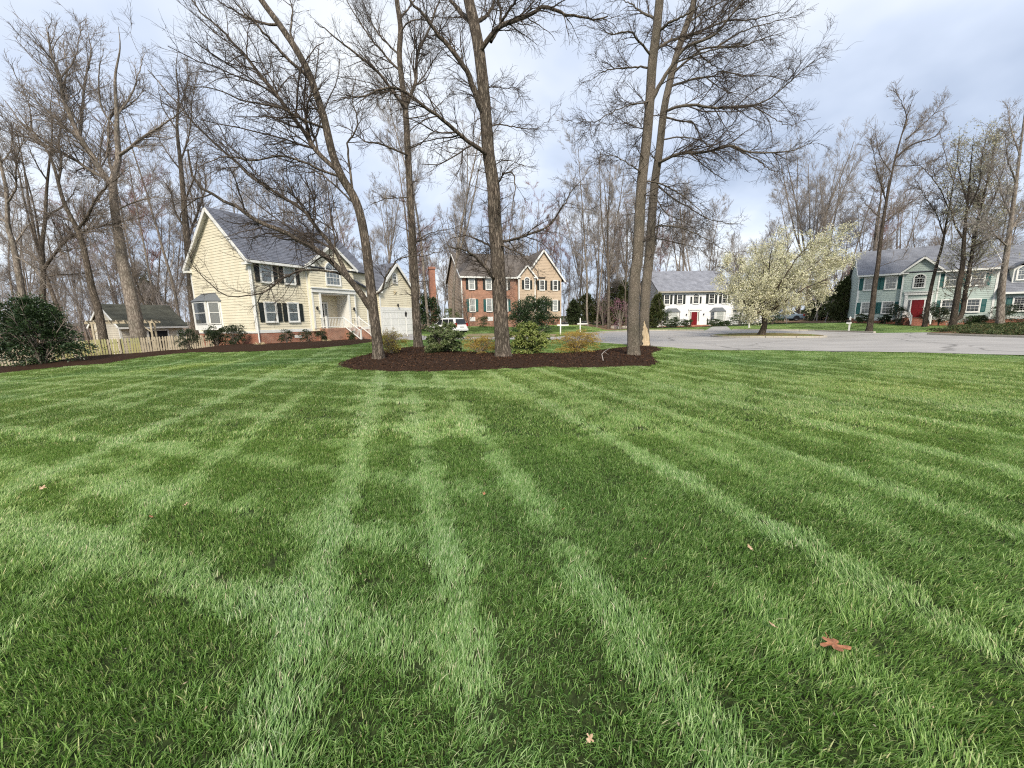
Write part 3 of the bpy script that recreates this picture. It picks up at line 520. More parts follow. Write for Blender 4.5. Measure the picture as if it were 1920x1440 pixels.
# trees before the mint house
def rb(px, Y): p = atY(px, 600, Y); return (p[0], Y, float(gz(p[0], Y)))
hero('oak_tree', 'slender dark tree before the left window of the mint house', 'tree', rb(1632, 36.5),
     [(1632,608,0),(1636,575,0),(1640,536,0),(1646,497,0),(1649,468,0),(1654,430,0),(1662,377,0),(1677,304,0),(1697,231,0),(1708,195,0),(1718,172,0)], .25, .010,
     [([(1680,298),(1709,272),(1750,257),(1776,228)], .09, -1.), ([(1690,255),(1700,225),(1690,190),(1675,168)], .06, 1.), ([(1656,420),(1680,400),(1700,385),(1720,370)], .07, 1.), ([(1662,380),(1650,340),(1640,300),(1632,260)], .06, -1.), ([(1672,325),(1650,290),(1640,240)], .05, 1.),
      ([(1698,262),(1740,225),(1770,190)], -.06, 1.), ([(1649,500),(1670,492),(1690,485),(1700,470)], .03, -1.), ([(1675,310),(1720,310),(1750,300)], .05, -1.), ([(1658,410),(1630,390),(1615,370)], .04, 1.)],
     BK['dark'], TW['mid'], 210, 1050, 3600, .2, .08, 31, l1=2.6, rmin=.0095)
hero('oak_tree', 'thin trunk leaning to the right across the mint house door pilaster', 'tree', rb(1735, 37.),
     [(1735,610,0),(1741,565,0),(1749,526,0),(1759,487,0),(1767,458,0),(1779,392,0),(1790,330,0),(1797,290,0),(1800,255,0)], .18, .010,
     [([(1770,440),(1755,400),(1735,370),(1720,340)], .06, 1.), ([(1780,390),(1760,350),(1735,320),(1710,300)], .05, -1.), ([(1775,420),(1800,390),(1815,350)], .05, 1.), ([(1788,340),(1775,300),(1765,260)], .045, 1.)],
     BK['dark'], TW['mid'], 130, 600, 1600, .2, .05, 32, l1=2.4, rmin=.012)
t = hero('pear_tree', 'tall twin-trunk tree with sparse cream blossom before the mint house', 'tree', rb(1788, 35.),
     [(1786,612,0),(1796,546,0),(1805,497,0),(1807,458,0),(1812,400,0),(1818,340,0),(1822,290,0),(1826,255,0)], .26, .010,
     [([(1787,604),(1803,590),(1812,536),(1821,487),(1825,458),(1838,390),(1855,330),(1865,270)], .20, .3), ([(1808,450),(1790,420),(1780,380),(1770,340)], .07, 1.), ([(1812,400),(1835,350),(1840,300),(1850,250)], .07, -1.), ([(1822,470),(1850,440),(1880,400),(1890,350)], -.07, 1.), ([(1815,380),(1800,330),(1795,290),(1800,255)], .06, 1.),
      ([(1830,420),(1860,380),(1880,320),(1888,275)], -.06, -1.), ([(1806,465),(1840,455),(1870,440)], .05, -1.5), ([(1845,370),(1860,300),(1870,255)], -.05, 1.)],
     BK['dark'], TW['mid'], 260, 1100, 2600, .2, .07, 33, l1=2.0, rmin=.011)
hero('oak_tree', 'grey trunk rising in front of the dormer wing at the right edge', 'tree', rb(1877, 33.),
     [(1873,612,0),(1879,536,0),(1887,478,0),(1895,419,0),(1903,360,0),(1910,304,0),(1918,240,0),(1925,180,0)], .27, .03,
     [([(1890,460),(1865,440),(1850,420),(1830,415)], .07, -1.), ([(1897,405),(1880,370),(1870,330),(1850,300)], .07, 1.), ([(1905,340),(1890,300),(1885,250)], .07, -1.), ([(1893,440),(1915,400),(1940,370)], .08, 1.), ([(1912,290),(1895,240),(1890,200)], .06, 1.), ([(1886,490),(1868,500),(1852,520),(1845,540)], .04, -1.)],
     BK['pale'], TW['pale'], 190, 950, 3000, .15, .06, 34, l1=2.6, rmin=.009)
# ------------------------------------------------------------------ leaves and blossom
def leaf_arrays(pos, D, L, W, rg, fold=.25):
    n = len(pos); D = nrm(D); rv = rg.normal(size=(n, 3)); S = nrm(np.cross(D, rv)); U2 = np.cross(S, D); L = np.broadcast_to(L, n)[:, None]; W = np.broadcast_to(W, n)[:, None]
    V = np.stack([pos, pos+D*L*.5+S*W/2+U2*W*fold, pos+D*L, pos+D*L*.5-S*W/2+U2*W*fold], 1).reshape(-1, 3)
    i = np.arange(n)*4; F = np.stack([i, i+1, i+2, i, i+2, i+3], -1).reshape(-1, 3); return V, F
def leaf_mesh(name, V, F, m): return mkmesh(name, V, F, np.full(len(F), 3), m)
BL = leafmat('cream_blossom', [(.78, .74, .55), (.68, .66, .44), (.82, .79, .66), (.46, .48, .24), (.74, .70, .50)], .3, .8, .1)
def blossom(tree, seed, n, L, W, m, spread=.12, cen=None):
    cr = [c for c in tree.children if c.name.startswith('crown')][0]; me = cr.data; co = np.zeros(len(me.vertices)*3, np.float32); me.vertices.foreach_get('co', co); co = co.reshape(-1, 3)
    rg = np.random.default_rng(seed); k = len(co); sel = rg.integers(int(k*.45), k, n); p = co[sel]+rg.normal(size=(n, 3))*spread
    V, F = leaf_arrays(p, rg.normal(size=(n, 3))+np.array([0, 0, .5]), L*rg.uniform(.7, 1.3, n), W, rg); link('blossom', leaf_mesh('blossom', V, F, m), tree, kind='stuff')
BLs = leafmat('sparse_blossom', [(.55, .53, .40), (.40, .39, .25), (.62, .60, .48), (.25, .27, .12)], .3, .8, .1)
blossom(t, 5, 9000, .11, .09, BLs, .12)
pb = (ic[0]-.35, ic[1], float(gz(ic[0], ic[1]))+ROADZ+.14)
def pe(x, y): return (x, y)
plim = []
rg = np.random.default_rng(3)
ends = [(1350,548),(1352,525),(1362,502),(1385,480),(1415,464),(1450,450),(1490,445),(1530,445),(1555,452),(1572,466),(1570,488),(1560,520),(1535,545),(1380,560),(1470,470),(1430,480),(1510,500),(1400,520),(1450,520),(1485,545)]
for i, (x, y) in enumerate(ends):
    s0 = (1433, 592+rg.uniform(-2, 6)); dd = [2.6, -2.8, 1.2, -1.4, 3.2, -3.4][i % 6]; m1_ = (s0[0]+(x-s0[0])*.22, s0[1]+(y-s0[1])*.32+2); m2_ = (s0[0]+(x-s0[0])*.6, s0[1]+(y-s0[1])*.68-3)
    plim.append(([s0, m1_, m2_, (x, y)], .085 if i < 12 else .07, dd))
t = hero('pear_tree', 'wide cream-blossoming tree on the road island', 'tree', pb, [(1431,626,0),(1433,610,0),(1433,598,0),(1435,585,0),(1440,560,0)], .26, .12, plim, BK['dark'], TW['dark'], 330, 1300, 3000, .25, .03, 41, l1=1.5, rmin=.010)
blossom(t, 6, 56000, .09, .085, BL, .13)
# ------------------------------------------------------------------ wood behind
def forest_mesh(seed, H, r0, n1, n2, n3, n4, tmin, ang, up, lr, wob=.035, fork=False, rmin=.012, m='pale', bm='pale'):
    rg = np.random.default_rng(seed); K = 14; P = np.zeros((1, K, 3)); d = np.array([rg.normal()*.05, rg.normal()*.05, 1.])
    for k in range(1, K): d = nrm(d+rg.normal(size=3)*wob*[1, 1, 0]); P[0, k] = P[0, k-1]+d*H/(K-1)
    R = (r0*np.linspace(1, .12, K)**.8)[None]
    PP, RR = P, R
    if fork:
        f, fr = kids(P, R, 2, .3, .62, .35, .04, .12, K, .8, .05, H*.4, H*.6, rg, tmax=.45); PP = np.concatenate([P, f]); RR = np.concatenate([R, fr])
    a, ar = kids(PP, RR, n1, tmin, lr, ang, .14, up, 8, .42, rmin*2, 1.2, H*.34, rg)
    b, br = kids(a, ar, n2, .15, .5, .6, .12, up, 6, .5, rmin*1.4, .8, 4, rg)
    c, cr = kids(b, br, n3, .1, .55, .55, .13, up, 4, .6, rmin*1.1, .5, 2, rg)
    d4, dr = kids(c, cr, n4, .1, .6, .5, .12, up, 3, .7, rmin, .3, 1., rg)
    tm = join_tubes('trunk', [tube_arrays(PP, RR, 7, None, rg)], BK[bm]); cm = join_tubes('crown', [tube_arrays(a, ar, 4, None, rg), tube_arrays(b, br, 3, None, rg), tube_arrays(c, cr, 3, None, rg), tube_arrays(d4, dr, 3, None, rg)], TW[m])
    return tm, cm
FT = [forest_mesh(101, 23, .17, 20, 110, 800, 4200, .35, .75, .07, .30, rmin=.0085), forest_mesh(102, 25, .19, 16, 110, 800, 4200, .42, .6, .10, .32, fork=True, rmin=.0085), forest_mesh(103, 21, .16, 22, 120, 800, 4000, .3, .9, .04, .30, .04, rmin=.0085, bm='brown', m='mid'),
      forest_mesh(104, 24, .18, 15, 100, 700, 3800, .5, .55, .12, .27, rmin=.0085), forest_mesh(105, 22, .20, 18, 120, 800, 4200, .32, .8, .07, .38, .03, True, rmin=.0085, bm='brown', m='pale'), forest_mesh(106, 20, .15, 16, 110, 700, 3800, .3, .7, .08, .32, rmin=.0085, m='red')]
UT = [forest_mesh(201, 9, .07, 20, 110, 600, 1700, .12, .8, .05, .42, .05, True, rmin=.008, m='pale'), forest_mesh(202, 11, .08, 22, 120, 600, 1700, .15, .7, .08, .40, .05, True, rmin=.008, m='mid', bm='brown'), forest_mesh(203, 8, .06, 20, 110, 600, 1700, .1, .9, .04, .45, .05, True, rmin=.008, m='red', bm='brown')]
def put_tree(name, tmpl, x, y, s, rz, label, cat, group, sz=None):
    o = empty(name, (x, y, float(gz(x, y))-.1), rz, label, cat, group); o.scale = (s, s, sz or s); link('trunk', tmpl[0], o); link('crown', tmpl[1], o, kind='stuff'); return o
rg = np.random.default_rng(55)
ORD = ['first', 'second', 'third', 'fourth', 'fifth', 'sixth', 'seventh', 'eighth', 'ninth', 'tenth', 'eleventh', 'twelfth', 'thirteenth', 'fourteenth', 'fifteenth', 'sixteenth', 'seventeenth', 'eighteenth', 'nineteenth', 'twentieth', 'twenty-first', 'twenty-second', 'twenty-third', 'twenty-fourth']
LOOK = ['straight-stemmed', 'forked', 'brown broad-branched', 'slim upright', 'wide-crowned forked', 'reddish-twigged']
zones = [(-60, 330, 44, 78, 20, .95, 'beyond the garden shed', 'bare trees beyond the shed'), (330, 800, 50, 84, 20, .95, 'behind the yellow house', 'bare trees behind the yellow house'),
         (800, 1080, 62, 90, 13, .95, 'behind the brick house', 'bare trees behind the brick house'), (1080, 1215, 54, 84, 10, .9, 'between brick and white houses', 'bare trees between brick and white houses'),
         (1215, 1330, 72, 95, 9, .95, 'behind the white house', 'bare trees behind the white house'), (1330, 1470, 86, 110, 9, .85, 'far beyond the blossoming tree', 'far bare trees beyond the island'),
         (1470, 1640, 60, 88, 11, .95, 'between white and mint houses', 'bare trees between white and mint houses'), (1640, 1990, 60, 90, 17, .95, 'behind the mint house', 'bare trees behind the mint house')]
for x0, x1, y0, y1, n, s, lab, grp in zones:
    for i in range(n):
        px = x0+(x1-x0)*(i+rg.uniform(.1, .9))/n; Y = rg.uniform(y0, y1); X = (px-960)/731*Y
        if n and -26 < X < -8 and Y < 52: Y += 12; X = (px-960)/731*Y
        kf = int(rg.integers(len(FT))); put_tree('bare_tree', FT[kf], X, Y, s*rg.uniform(.75, 1.12), rg.uniform(0, 6.28), f'tall {LOOK[kf]} bare tree, {ORD[i]} from the left of those {lab}', 'tree', grp)
zu = [(-60, 330, 40, 62, 20, 'beyond the shed', 'understorey trees beyond the shed'), (330, 800, 50, 66, 16, 'behind the yellow house', 'understorey trees behind the yellow house'),
      (800, 1215, 60, 70, 20, 'from brick to white house', 'understorey trees in the middle distance'), (1215, 1480, 74, 84, 12, 'behind the white house', 'understorey trees behind the white house'),
      (1480, 1990, 56, 68, 22, 'behind the mint house', 'understorey trees behind the mint house')]
for x0, x1, y0, y1, n, lab, grp in zu:
    for i in range(n):
        px = x0+(x1-x0)*(i+rg.uniform(.1, .9))/n; Y = rg.uniform(y0, y1); X = (px-960)/731*Y; red = px > 1480 and rg.random() < .5
        put_tree('understorey_tree', UT[2] if red else UT[int(rg.integers(2))], X, Y, rg.uniform(.8, 1.3), rg.uniform(0, 6.28), f'low brushy {"reddish " if red else ""}understorey tree, {ORD[i]} from the left of those {lab}', 'tree', grp)
# distant wood seen as one mass: thousands of stems and twigs on a curved belt
def thicket(name, n, r_in, r_out, a0, a1, hmax, mm, label, seed):
    rg = np.random.default_rng(seed); a = rg.uniform(a0, a1, n); r = rg.uniform(r_in, r_out, n); x = r*np.sin(a); y = r*np.cos(a); z = gz(x, y); H = rg.uniform(.35, 1., n)*hmax; K = 6
    P = np.zeros((n, K, 3)); P[:, 0] = np.column_stack([x, y, z]); D = nrm(np.column_stack([rg.normal(size=n)*.12, rg.normal(size=n)*.12, np.ones(n)]))
    for k in range(1, K): D = nrm(D+rg.normal(size=(n, 3))*.08); P[:, k] = P[:, k-1]+D*(H/(K-1))[:, None]
    R = (rg.uniform(.03, .10, n))[:, None]*np.linspace(1, .25, K)
    b_, br = kids(P, R, n*8, .2, .32, .6, .12, .08, 4, .5, .014, 1, 5, rg); c, cr = kids(b_, br, n*26, .1, .5, .6, .12, .06, 3, .7, .011, .6, 2.4, rg)
    link(name, join_tubes(name, [tube_arrays(P, R, 4, None, rg), tube_arrays(b_, br, 3, None, rg), tube_arrays(c, cr, 3, None, rg)], mm), kind='stuff', label=label)
TW['far'] = mat('hazed_twigs', (.33, .30, .28), .95, .05)  # distance haze painted into a lighter twig colour
thicket('distant_wood', 640, 84, 130, rad(-60), rad(60), 13, TW['far'], 'hazy brown distant wood of bare stems behind everything', 61)
thicket('brushwood', 230, 62, 84, rad(-60), rad(-34), 8, TW['far'], 'tangled brown brushwood beyond the garden shed', 62)
thicket('brushwood', 170, 66, 82, rad(-32), rad(58), 7, TW['far'], 'tangled bare brushwood along the back of the houses', 63)
# ------------------------------------------------------------------ shrubs
LF = dict(holly=leafmat('dark_holly_leaf', [(.018, .035, .014), (.035, .06, .022), (.05, .085, .03), (.022, .045, .02)], .12, .35, .5), yew=leafmat('yew_leaf', [(.02, .035, .018), (.035, .055, .025), (.06, .08, .035)], .15, .5, .3),
          pieris=leafmat('pieris_leaf', [(.06, .10, .03), (.12, .17, .05), (.24, .29, .12), (.045, .075, .025), (.32, .34, .20)], .2, .4, .4), pierisy=leafmat('bright_pieris_leaf', [(.12, .18, .04), (.24, .30, .07), (.42, .45, .16), (.07, .12, .03)], .25, .4, .4),
          spirea=leafmat('golden_spirea_leaf', [(.42, .30, .07), (.55, .40, .10), (.38, .34, .09), (.45, .24, .08), (.22, .22, .06)], .3, .6, .2), spireag=leafmat('green_gold_spirea_leaf', [(.35, .30, .06), (.26, .27, .06), (.48, .38, .10), (.40, .25, .08)], .3, .6, .2),
          tan=leafmat('tan_dry_leaf', [(.50, .40, .24), (.62, .52, .33), (.38, .28, .15)], .2, .7, .1), ever=leafmat('evergreen_needles', [(.035, .05, .022), (.05, .07, .03), (.07, .09, .04)], .1, .6, .2),
          box=leafmat('boxwood_leaf', [(.03, .055, .02), (.05, .08, .03), (.07, .11, .04)], .15, .5, .3), pink=leafmat('redbud_flower', [(.30, .14, .19), (.24, .11, .15), (.40, .24, .29)], .3, .7, .1),
          pine=leafmat('yellowish_needles', [(.07, .085, .03), (.11, .12, .045), (.05, .07, .025)], .15, .6, .2), white=leafmat('white_azalea_flower', [(.75, .75, .7), (.6, .62, .55), (.06, .09, .04)], .3, .6, .2))
def shrub(name, label, cat, loc, rx, ry, h, n, L, W, m, seed, clumps=40, csz=.28, up=.3, stems=8, group=None, whorl=1, lift=.0, top=1., spike=0, taper=0):
    rg = np.random.default_rng(seed); root = empty(name, loc, 0, label, cat, group)
    cc = nrm(rg.normal(size=(clumps, 3))); cc = cc*rg.uniform(.42, .93, (clumps, 1)); cc[:, 2] = np.clip(cc[:, 2]*1.15, -.95, .85); cc[:, :2] *= np.where(cc[:, 2:3] < -.3, 1.15, 1.)
    k = rg.integers(clumps, size=n); d = nrm(rg.normal(size=(n, 3))); d[:, 2] = np.where(rg.random(n) < .7, np.abs(d[:, 2]), d[:, 2]); rr = csz*rg.uniform(.6, 1.25, clumps)[k][:, None]*rg.uniform(.72, 1.08, (n, 1))
    p = cc[k]+d*rr; p = p*(1+np.where(rg.random((n, 1)) < .16, rg.uniform(0, .28, (n, 1)), 0)*rg.uniform(.3, 1, clumps)[k][:, None]); p[:, 2] = np.maximum((p[:, 2]+1)/2, .0)
    if taper: s_ = 1-taper*np.clip(p[:, 2], 0, 1)**1.3; p[:, 0] *= s_; p[:, 1] *= s_
    p = p*[rx, ry, h]; p[:, 2] = np.maximum(p[:, 2], .04)+lift
    D = d*[1, 1, 1]+cc[k]*.5+[0, 0, up]+rg.normal(size=(n, 3))*.35
    if whorl > 1:
        p = np.repeat(p, whorl, 0); D0 = nrm(np.repeat(D, whorl, 0)); rv = rg.normal(size=p.shape); S = nrm(rv-(rv*D0).sum(-1, keepdims=True)*D0); D = D0*.5+S*.9
    V, F = leaf_arrays(p, D, L*rg.uniform(.7, 1.25, len(p)), W, rg); link('foliage', leaf_mesh('foliage', V, F, m), root, kind='stuff')
    mb = []
    P = np.zeros((stems, 6, 3)); ed = cc[rg.integers(clumps, size=stems)]*[rx, ry, 1]; ed[:, 2] = h*rg.uniform(.55, .9, stems)+lift
    for k2 in range(6): t_ = k2/5; P[:, k2] = ed*np.array([t_**1.1, t_**1.1, t_**.8])+rg.normal(size=(stems, 3))*.02*min(rx, 1)
    P[:, 0, 2] = -.05; R = np.linspace(1, .4, 6)[None]*.018*max(1, h)**.7*np.ones((stems, 1)); c, cr = kids(P, R, stems*7, .2, .5, .7, .15, .05, 4, .6, .004, .1, h*.4, rg)
    link('stem', join_tubes('stem', [tube_arrays(P, R, 5, None, rg), tube_arrays(c, cr, 3, None, rg)], TW['mid']), root)
    return root
def at(px, py, z=None): p = G(px, py); return (p[0], p[1], p[2]+.02)
q = at(735, 667); shrub('spirea_bush', 'tall thin golden and tan spirea bush between the leaning tree and back trunk', 'bush', q, .78, .6, 1.12, 4400, .05, .022, LF['spireag'], 71, 46, .26, .3, 16)
q2 = (q[0]-.15, q[1]+.25, q[2]); shrub('spirea_bush', 'dry pale tan twiggy shrub top standing behind the tall golden spirea', 'bush', q2, .42, .4, 1.25, 900, .06, .02, LF['tan'], 72, 40, .2, .8, 14)
shrub('pieris_bush', 'rounded dark green pieris bush on the mulch left of the centre oak', 'bush', at(833, 664), 1.04, .85, 1.32, 1900, .115, .036, LF['pieris'], 73, 60, .2, .5, 14, whorl=7)
shrub('spirea_bush', 'low spreading orange-gold spirea between the dark pieris and the centre oak', 'bush', at(900, 667), .86, .6, .80, 6000, .045, .02, LF['spirea'], 74, 46, .26, .3, 18)
shrub('pieris_bush', 'bright yellow-green pieris bush on the mulch right of the centre oak', 'bush', at(990, 667), .90, .75, 1.28, 1700, .11, .038, LF['pierisy'], 75, 56, .2, .5, 12, whorl=7)
shrub('spirea_bush', 'full golden spirea bush at the right of the mulch bed', 'bush', at(1081, 664), 1.08, .8, 1.0, 10000, .045, .022, LF['spirea'], 76, 60, .25, .3, 22)
p = atY(80, 680, 21.5); shrub('holly_bush', 'large dark evergreen bush at the left edge in front of the fence', 'bush', (p[0], 21.5, float(gz(p[0], 21.5))), 2.75, 1.6, 3.7, 22000, .13, .06, LF['holly'], 77, 120, .2, -.1, 10, taper=.45)
def hp(s, y, th=62, O=(-17.6, 27)):
    a = rad(th); X = O[0]+s*math.cos(a)-y*math.sin(a); Y = O[1]+s*math.sin(a)+y*math.cos(a); return (X, Y, float(gz(X, Y))+.02)
p = atY(355, 655, 26.6); shrub('yew_bush', 'dark upright yew bush in front of the wooden fence end', 'bush', (p[0], 26.6, float(gz(p[0], 26.6))), .72, .6, 1.5, 3000, .10, .03, LF['yew'], 78, 40, .28, .5, 10)
for px, yy, r_, h_, sd_, lb in [(408, 26.9, .72, 1.4, 79, 'left of the two dark yews under the bay window'), (442, 26.6, .78, 1.45, 80, 'right of the two dark yews beside the bay window')]:
    p = atY(px, 650, yy); shrub('yew_bush', lb, 'bush', (p[0], yy, float(gz(p[0], yy))), r_, .6, h_, 3200, .10, .035, LF['yew'], sd_, 40, .28, .6, 10)
for s, yy, r_, h_, sd_, lb in [(1.35, -1.0, .52, 1.05, 81, 'dark yew below the left ground floor window of the yellow house'), (3.0, -1.0, .55, .95, 82, 'dark yew below the right ground floor window of the yellow house'), (4.3, -.9, .42, .95, 83, 'small dark yew at the corner of the brick porch'), (6.2, -1.9, .42, .75, 84, 'clipped green boxwood ball before the brick porch wall')]:
    shrub('yew_bush' if sd_ < 84 else 'boxwood_bush', lb, 'bush', hp(s, yy), r_, r_*.9, h_, 1500, .08, .03, LF['yew'] if sd_ < 84 else LF['box'], sd_, 30, .28, .6, 8)
for px, py, lb, sd_ in [(488, 651, 'pale tan clump of dry daylily leaves at the house corner', 85), (612, 644, 'pale tan clump of dry leaves near the porch steps', 86)]:
    q = at(px, py); rg2 = np.random.default_rng(sd_); root = empty('daylily_clump', q, 0, lb, 'plant'); n = 60; a = rg2.uniform(0, 6.28, n); D = np.column_stack([np.cos(a), np.sin(a), rg2.uniform(.3, 1.2, n)])
    V, F = leaf_arrays(np.zeros((n, 3))+rg2.normal(size=(n, 3))*.04*[1, 1, 0], D, .45, .035, rg2); link('leaves', leaf_mesh('leaves', V, F, LF['tan']), root, kind='stuff')
p = rb(997, 41.); shrub('holly_bush', 'large dark holly bush hiding the brick house doorway', 'bush', p, 2.55, 2.0, 3.75, 15000, .15, .08, LF['holly'], 87, 110, .26, -.05, 10, taper=.1)
p = rb(905, 46.5); shrub('boxwood_bush', 'round dark bush against the brick house foundation', 'bush', p, .85, .7, 1.25, 2200, .08, .04, LF['box'], 88, 34, .26, .3, 8)
p = rb(805, 47.); shrub('holly_bush', 'tall dark evergreen bush behind the white car', 'bush', p, 2.1, 1.6, 4.3, 9000, .16, .08, LF['holly'], 89, 70, .2, 0, 8, taper=.4)
p = rb(846, 47.6); shrub('holly_bush', 'light green loose bush between the white car and the brick house', 'bush', p, 1.2, .8, 2.4, 3000, .12, .06, LF['pieris'], 90, 50, .2, .2, 8)
for px, Y, rx, h_, m_, sd_, lb in [(1075, 58, 1.5, 3.4, 'ever', 91, 'dark evergreen at the right end of the brick house'), (1135, 60, 2.8, 3.4, 'pine', 92, 'wide dark evergreen behind the trunks in the centre'), (1168, 60, 2.0, 6.5, 'pine', 93, 'tall brownish green cedar left of the grey trunks'), (1098, 60, 2.2, 4.5, 'pine', 94, 'tall dark cedar behind the mailboxes'), (1152, 66, 2.6, 7.5, 'pine', 95, 'tallest brownish cedar in the wood between the houses'),
                                   (1231, 54, 1.3, 4.4, 'pine', 96, 'feathery green tree at the left corner of the white house'), (1541, 57, 3.0, 3.5, 'ever', 97, 'wide dark spreading evergreen beside the mint house driveway'), (1580, 50, 2.2, 5.5, 'pine', 98, 'loose dull green evergreen at the left corner of the mint house'), (280, 60, 3.4, 10., 'pine', 99, 'dull green pine beyond the shed roof'), (1568, 55, 2.0, 2.6, 'ever', 100, 'low dark evergreen between the island tree and the mint house')]:
    p = rb(px, Y); shrub('evergreen_tree', lb, 'evergreen tree', p, rx, rx*.8, h_, 8000 if h_ < 10 else 11000, .30, .10, LF[m_], sd_, 110, .17, -.2, 6, taper=.55)
for px, Y, rx, h_, sd_, lb in [(1265, 55.6, .85, 1.35, 110, 'dark round bush at the left bay of the white house'), (1286, 55.6, 1.0, 1.05, 111, 'low dark hedge piece left of the white house door'), (1340, 55.4, 1.1, .95, 112, 'low rounded green bush right of the white house door'), (1360, 55.4, .7, .7, 113, 'smallest bush below the right bay of the white house'), (1388, 52., 1.7, 1.6, 114, 'dark hedge left of the white house mailbox'), (1420, 52., 1.9, 1.65, 115, 'dark hedge behind the island tree trunk'), (1449, 52., 1.3, 1.6, 116, 'dark hedge beside the blue car'),
                              (1242, 53.5, 1.35, 2.3, 117, 'dark green bush at the white house left edge')]:
    p = rb(px, Y); shrub('hedge_bush', lb, 'bush', p, rx, rx*.75, h_, 2200, .10, .06, LF['box'], sd_, 40, .25, .2, 6)
def mp_(s, y): return hp(s, y, -35, (38.93, 44))
for s, yy, rx, h_, m_, sd_, lb in [(.5, -1.0, .7, .95, 'yew', 120, 'small dark bush at the left corner of the mint house'), (2.35, -1.2, .65, .9, 'yew', 121, 'small dark bush left of the big one by the mint house steps'), (3.2, -1.6, 1.05, 2.1, 'yew', 122, 'big dark bush left of the mint house steps'), (5.6, -1.4, .95, 2.2, 'yew', 123, 'dark bush right of the mint house red door'), (6.3, -1.3, .8, 1.9, 'yew', 124, 'dark bush under the mint house third window'),
                                (7.2, -1.6, .85, 1.2, 'white', 125, 'white-flowering azalea before the mint house'), (8.4, -1.7, .6, .9, 'box', 126, 'low green bush between the tree trunks at the mint house'), (9.0, -1.5, .75, .95, 'yew', 127, 'low dark mound under the mint house fourth window'), (10.4, -1.6, 1.25, 2.2, 'yew', 128, 'broad brownish bush at the start of the dormer wing'), (12.8, -1.6, 1.0, 2.0, 'yew', 129, 'dark bush at the right edge before the dormer wing')]:
    shrub('azalea_bush' if m_ == 'white' else 'foundation_bush', lb, 'bush', mp_(s, yy), rx, rx*.8, h_, 2600, .09, .05, LF[m_], sd_, 40, .26, .3, 8)
for px, Y, rx, h_, n_, sd_, lb in [(1163, 50, 1.7, 4.0, 1300, 131, 'pink redbud in flower behind the grey trunk'), (1131, 52, 1.0, 4.6, 400, 132, 'sparse pink redbud sprays left of the grey trunks'), (1572, 66, 3.5, 8., 2600, 133, 'dusky purple redbud beyond the blossoming tree')]:
    p = rb(px, Y); shrub('redbud_tree', lb, 'tree', p, rx, rx*.8, h_, n_, .10, .08, LF['pink'], sd_, 50, .2, .2, 10)
p = rb(880, 47); o = put_tree('crape_myrtle', forest_mesh(301, 3.6, .05, 12, 60, 160, 260, .05, .7, .15, .5, .06, True, rmin=.012, m='mid', bm='brown'), p[0], p[1], 1., 0, 'small multi-stemmed bare shrub before the brick house wall', 'tree', None)
for px, Y, s_, k_, lb in [(929, 42., .62, 2, 'brown trunk just left of the centre oak before the brick house'), (1102, 53, .95, 0, 'pale trunk behind the left mailbox'), (1119, 52, .7, 3, 'thin pale trunk behind the right mailbox'), (1141, 50, .95, 4, 'stout pale trunk at the stone border'), (1495, 62, 1., 1, 'stout trunk behind the blue car'), (1519, 58, .75, 2, 'pale forked trunk right of the island tree'),
                          (1514, 62, 1.0, 0, 'tall tree rising over the blossom tree'), (1612, 60, 1.05, 4, 'tall spreading tree at the left gable of the mint house'), (803, 46, 1.0, 3, 'thin straight trunk between the yellow and brick houses'), (850, 47, .95, 1, 'forked tree standing at the left wall of the brick house'), (340, 44, 1.0, 0, 'pale tree behind the shed and yellow house gap'), (300, 42, .95, 5, 'reddish-budded tree beyond the shed'), (120, 40, .95, 4, 'tall tree beyond the fence left of the shed'), (1145, 54, 1.05, 2, 'tall dark tree over the redbud')]:
    p = rb(px, Y); put_tree('bare_tree', FT[k_], p[0], p[1], s_, px*.7, lb, 'tree', None)
# ------------------------------------------------------------------ house builder
def siding(parent, o, u, n, L, z0, z1, m, rng_f=None, h=.19, name='siding'):
    """lapped boards on a wall plane: o = lower left corner, u along, n outward."""
    mb = MB(); o, u, n = Vector(o), Vector(u), Vector(n); z = z0; k = 0
    while z < z1-1e-4:
        zt = min(z+h, z1); a0, a1 = (0, L) if rng_f is None else rng_f(z); b0, b1 = (0, L) if rng_f is None else rng_f(zt)
        if a1-a0 > .02 and b1-b0 >= 0:
            P = lambda s, zz, d: o+u*s+n*d+Vector((0, 0, zz-o.z)); mb.poly([P(a0, z, .022), P(a1, z, .022), P(b1, zt, .004), P(b0, zt, .004)]); mb.poly([P(a0, z, .002), P(a1, z, .002), P(a1, z, .022), P(a0, z, .022)])
        z = zt
    return mb.build(name, m, parent, kind='stuff')
def roofplane(parent, a, b, c, d, m, name='roof'):
    """a,b eave left/right, c,d ridge right/left; stepped shingle courses and a slab below"""
    a, b, c, d = map(Vector, (a, b, c, d)); n = (b-a).cross(d-a).normalized(); n = n if n.z > 0 else -n; mb = MB(); Ls = ((d-a).length+(c-b).length)/2; k = max(2, int(Ls/.2)); hv = (d-a).length; sgn = (b-a).normalized()
    for i in range(k):
        t0, t1 = i/k, (i+1)/k; p0, p1, q0, q1 = a.lerp(d, t0), b.lerp(c, t0), a.lerp(d, t1), b.lerp(c, t1); f = lambda p: ((p-a).dot(sgn), (p-a-(p-a).dot(sgn)*sgn).length)
        mb.poly([p0+n*.022, p1+n*.022, q1+n*.004, q0+n*.004], [f(p0), f(p1), f(q1), f(q0)]); mb.poly([p0, p1, p1+n*.022, p0+n*.022], [f(p0), f(p1), f(p1), f(p0)])
    g = n*-.10; mb.poly([a+g, d+g, c+g, b+g]); mb.poly([a, a+g, b+g, b]); mb.poly([b, b+g, c+g, c]); mb.poly([d, d+g, a+g, a]); mb.poly([c, c+g, d+g, d])
    return mb.build(name, m, parent)
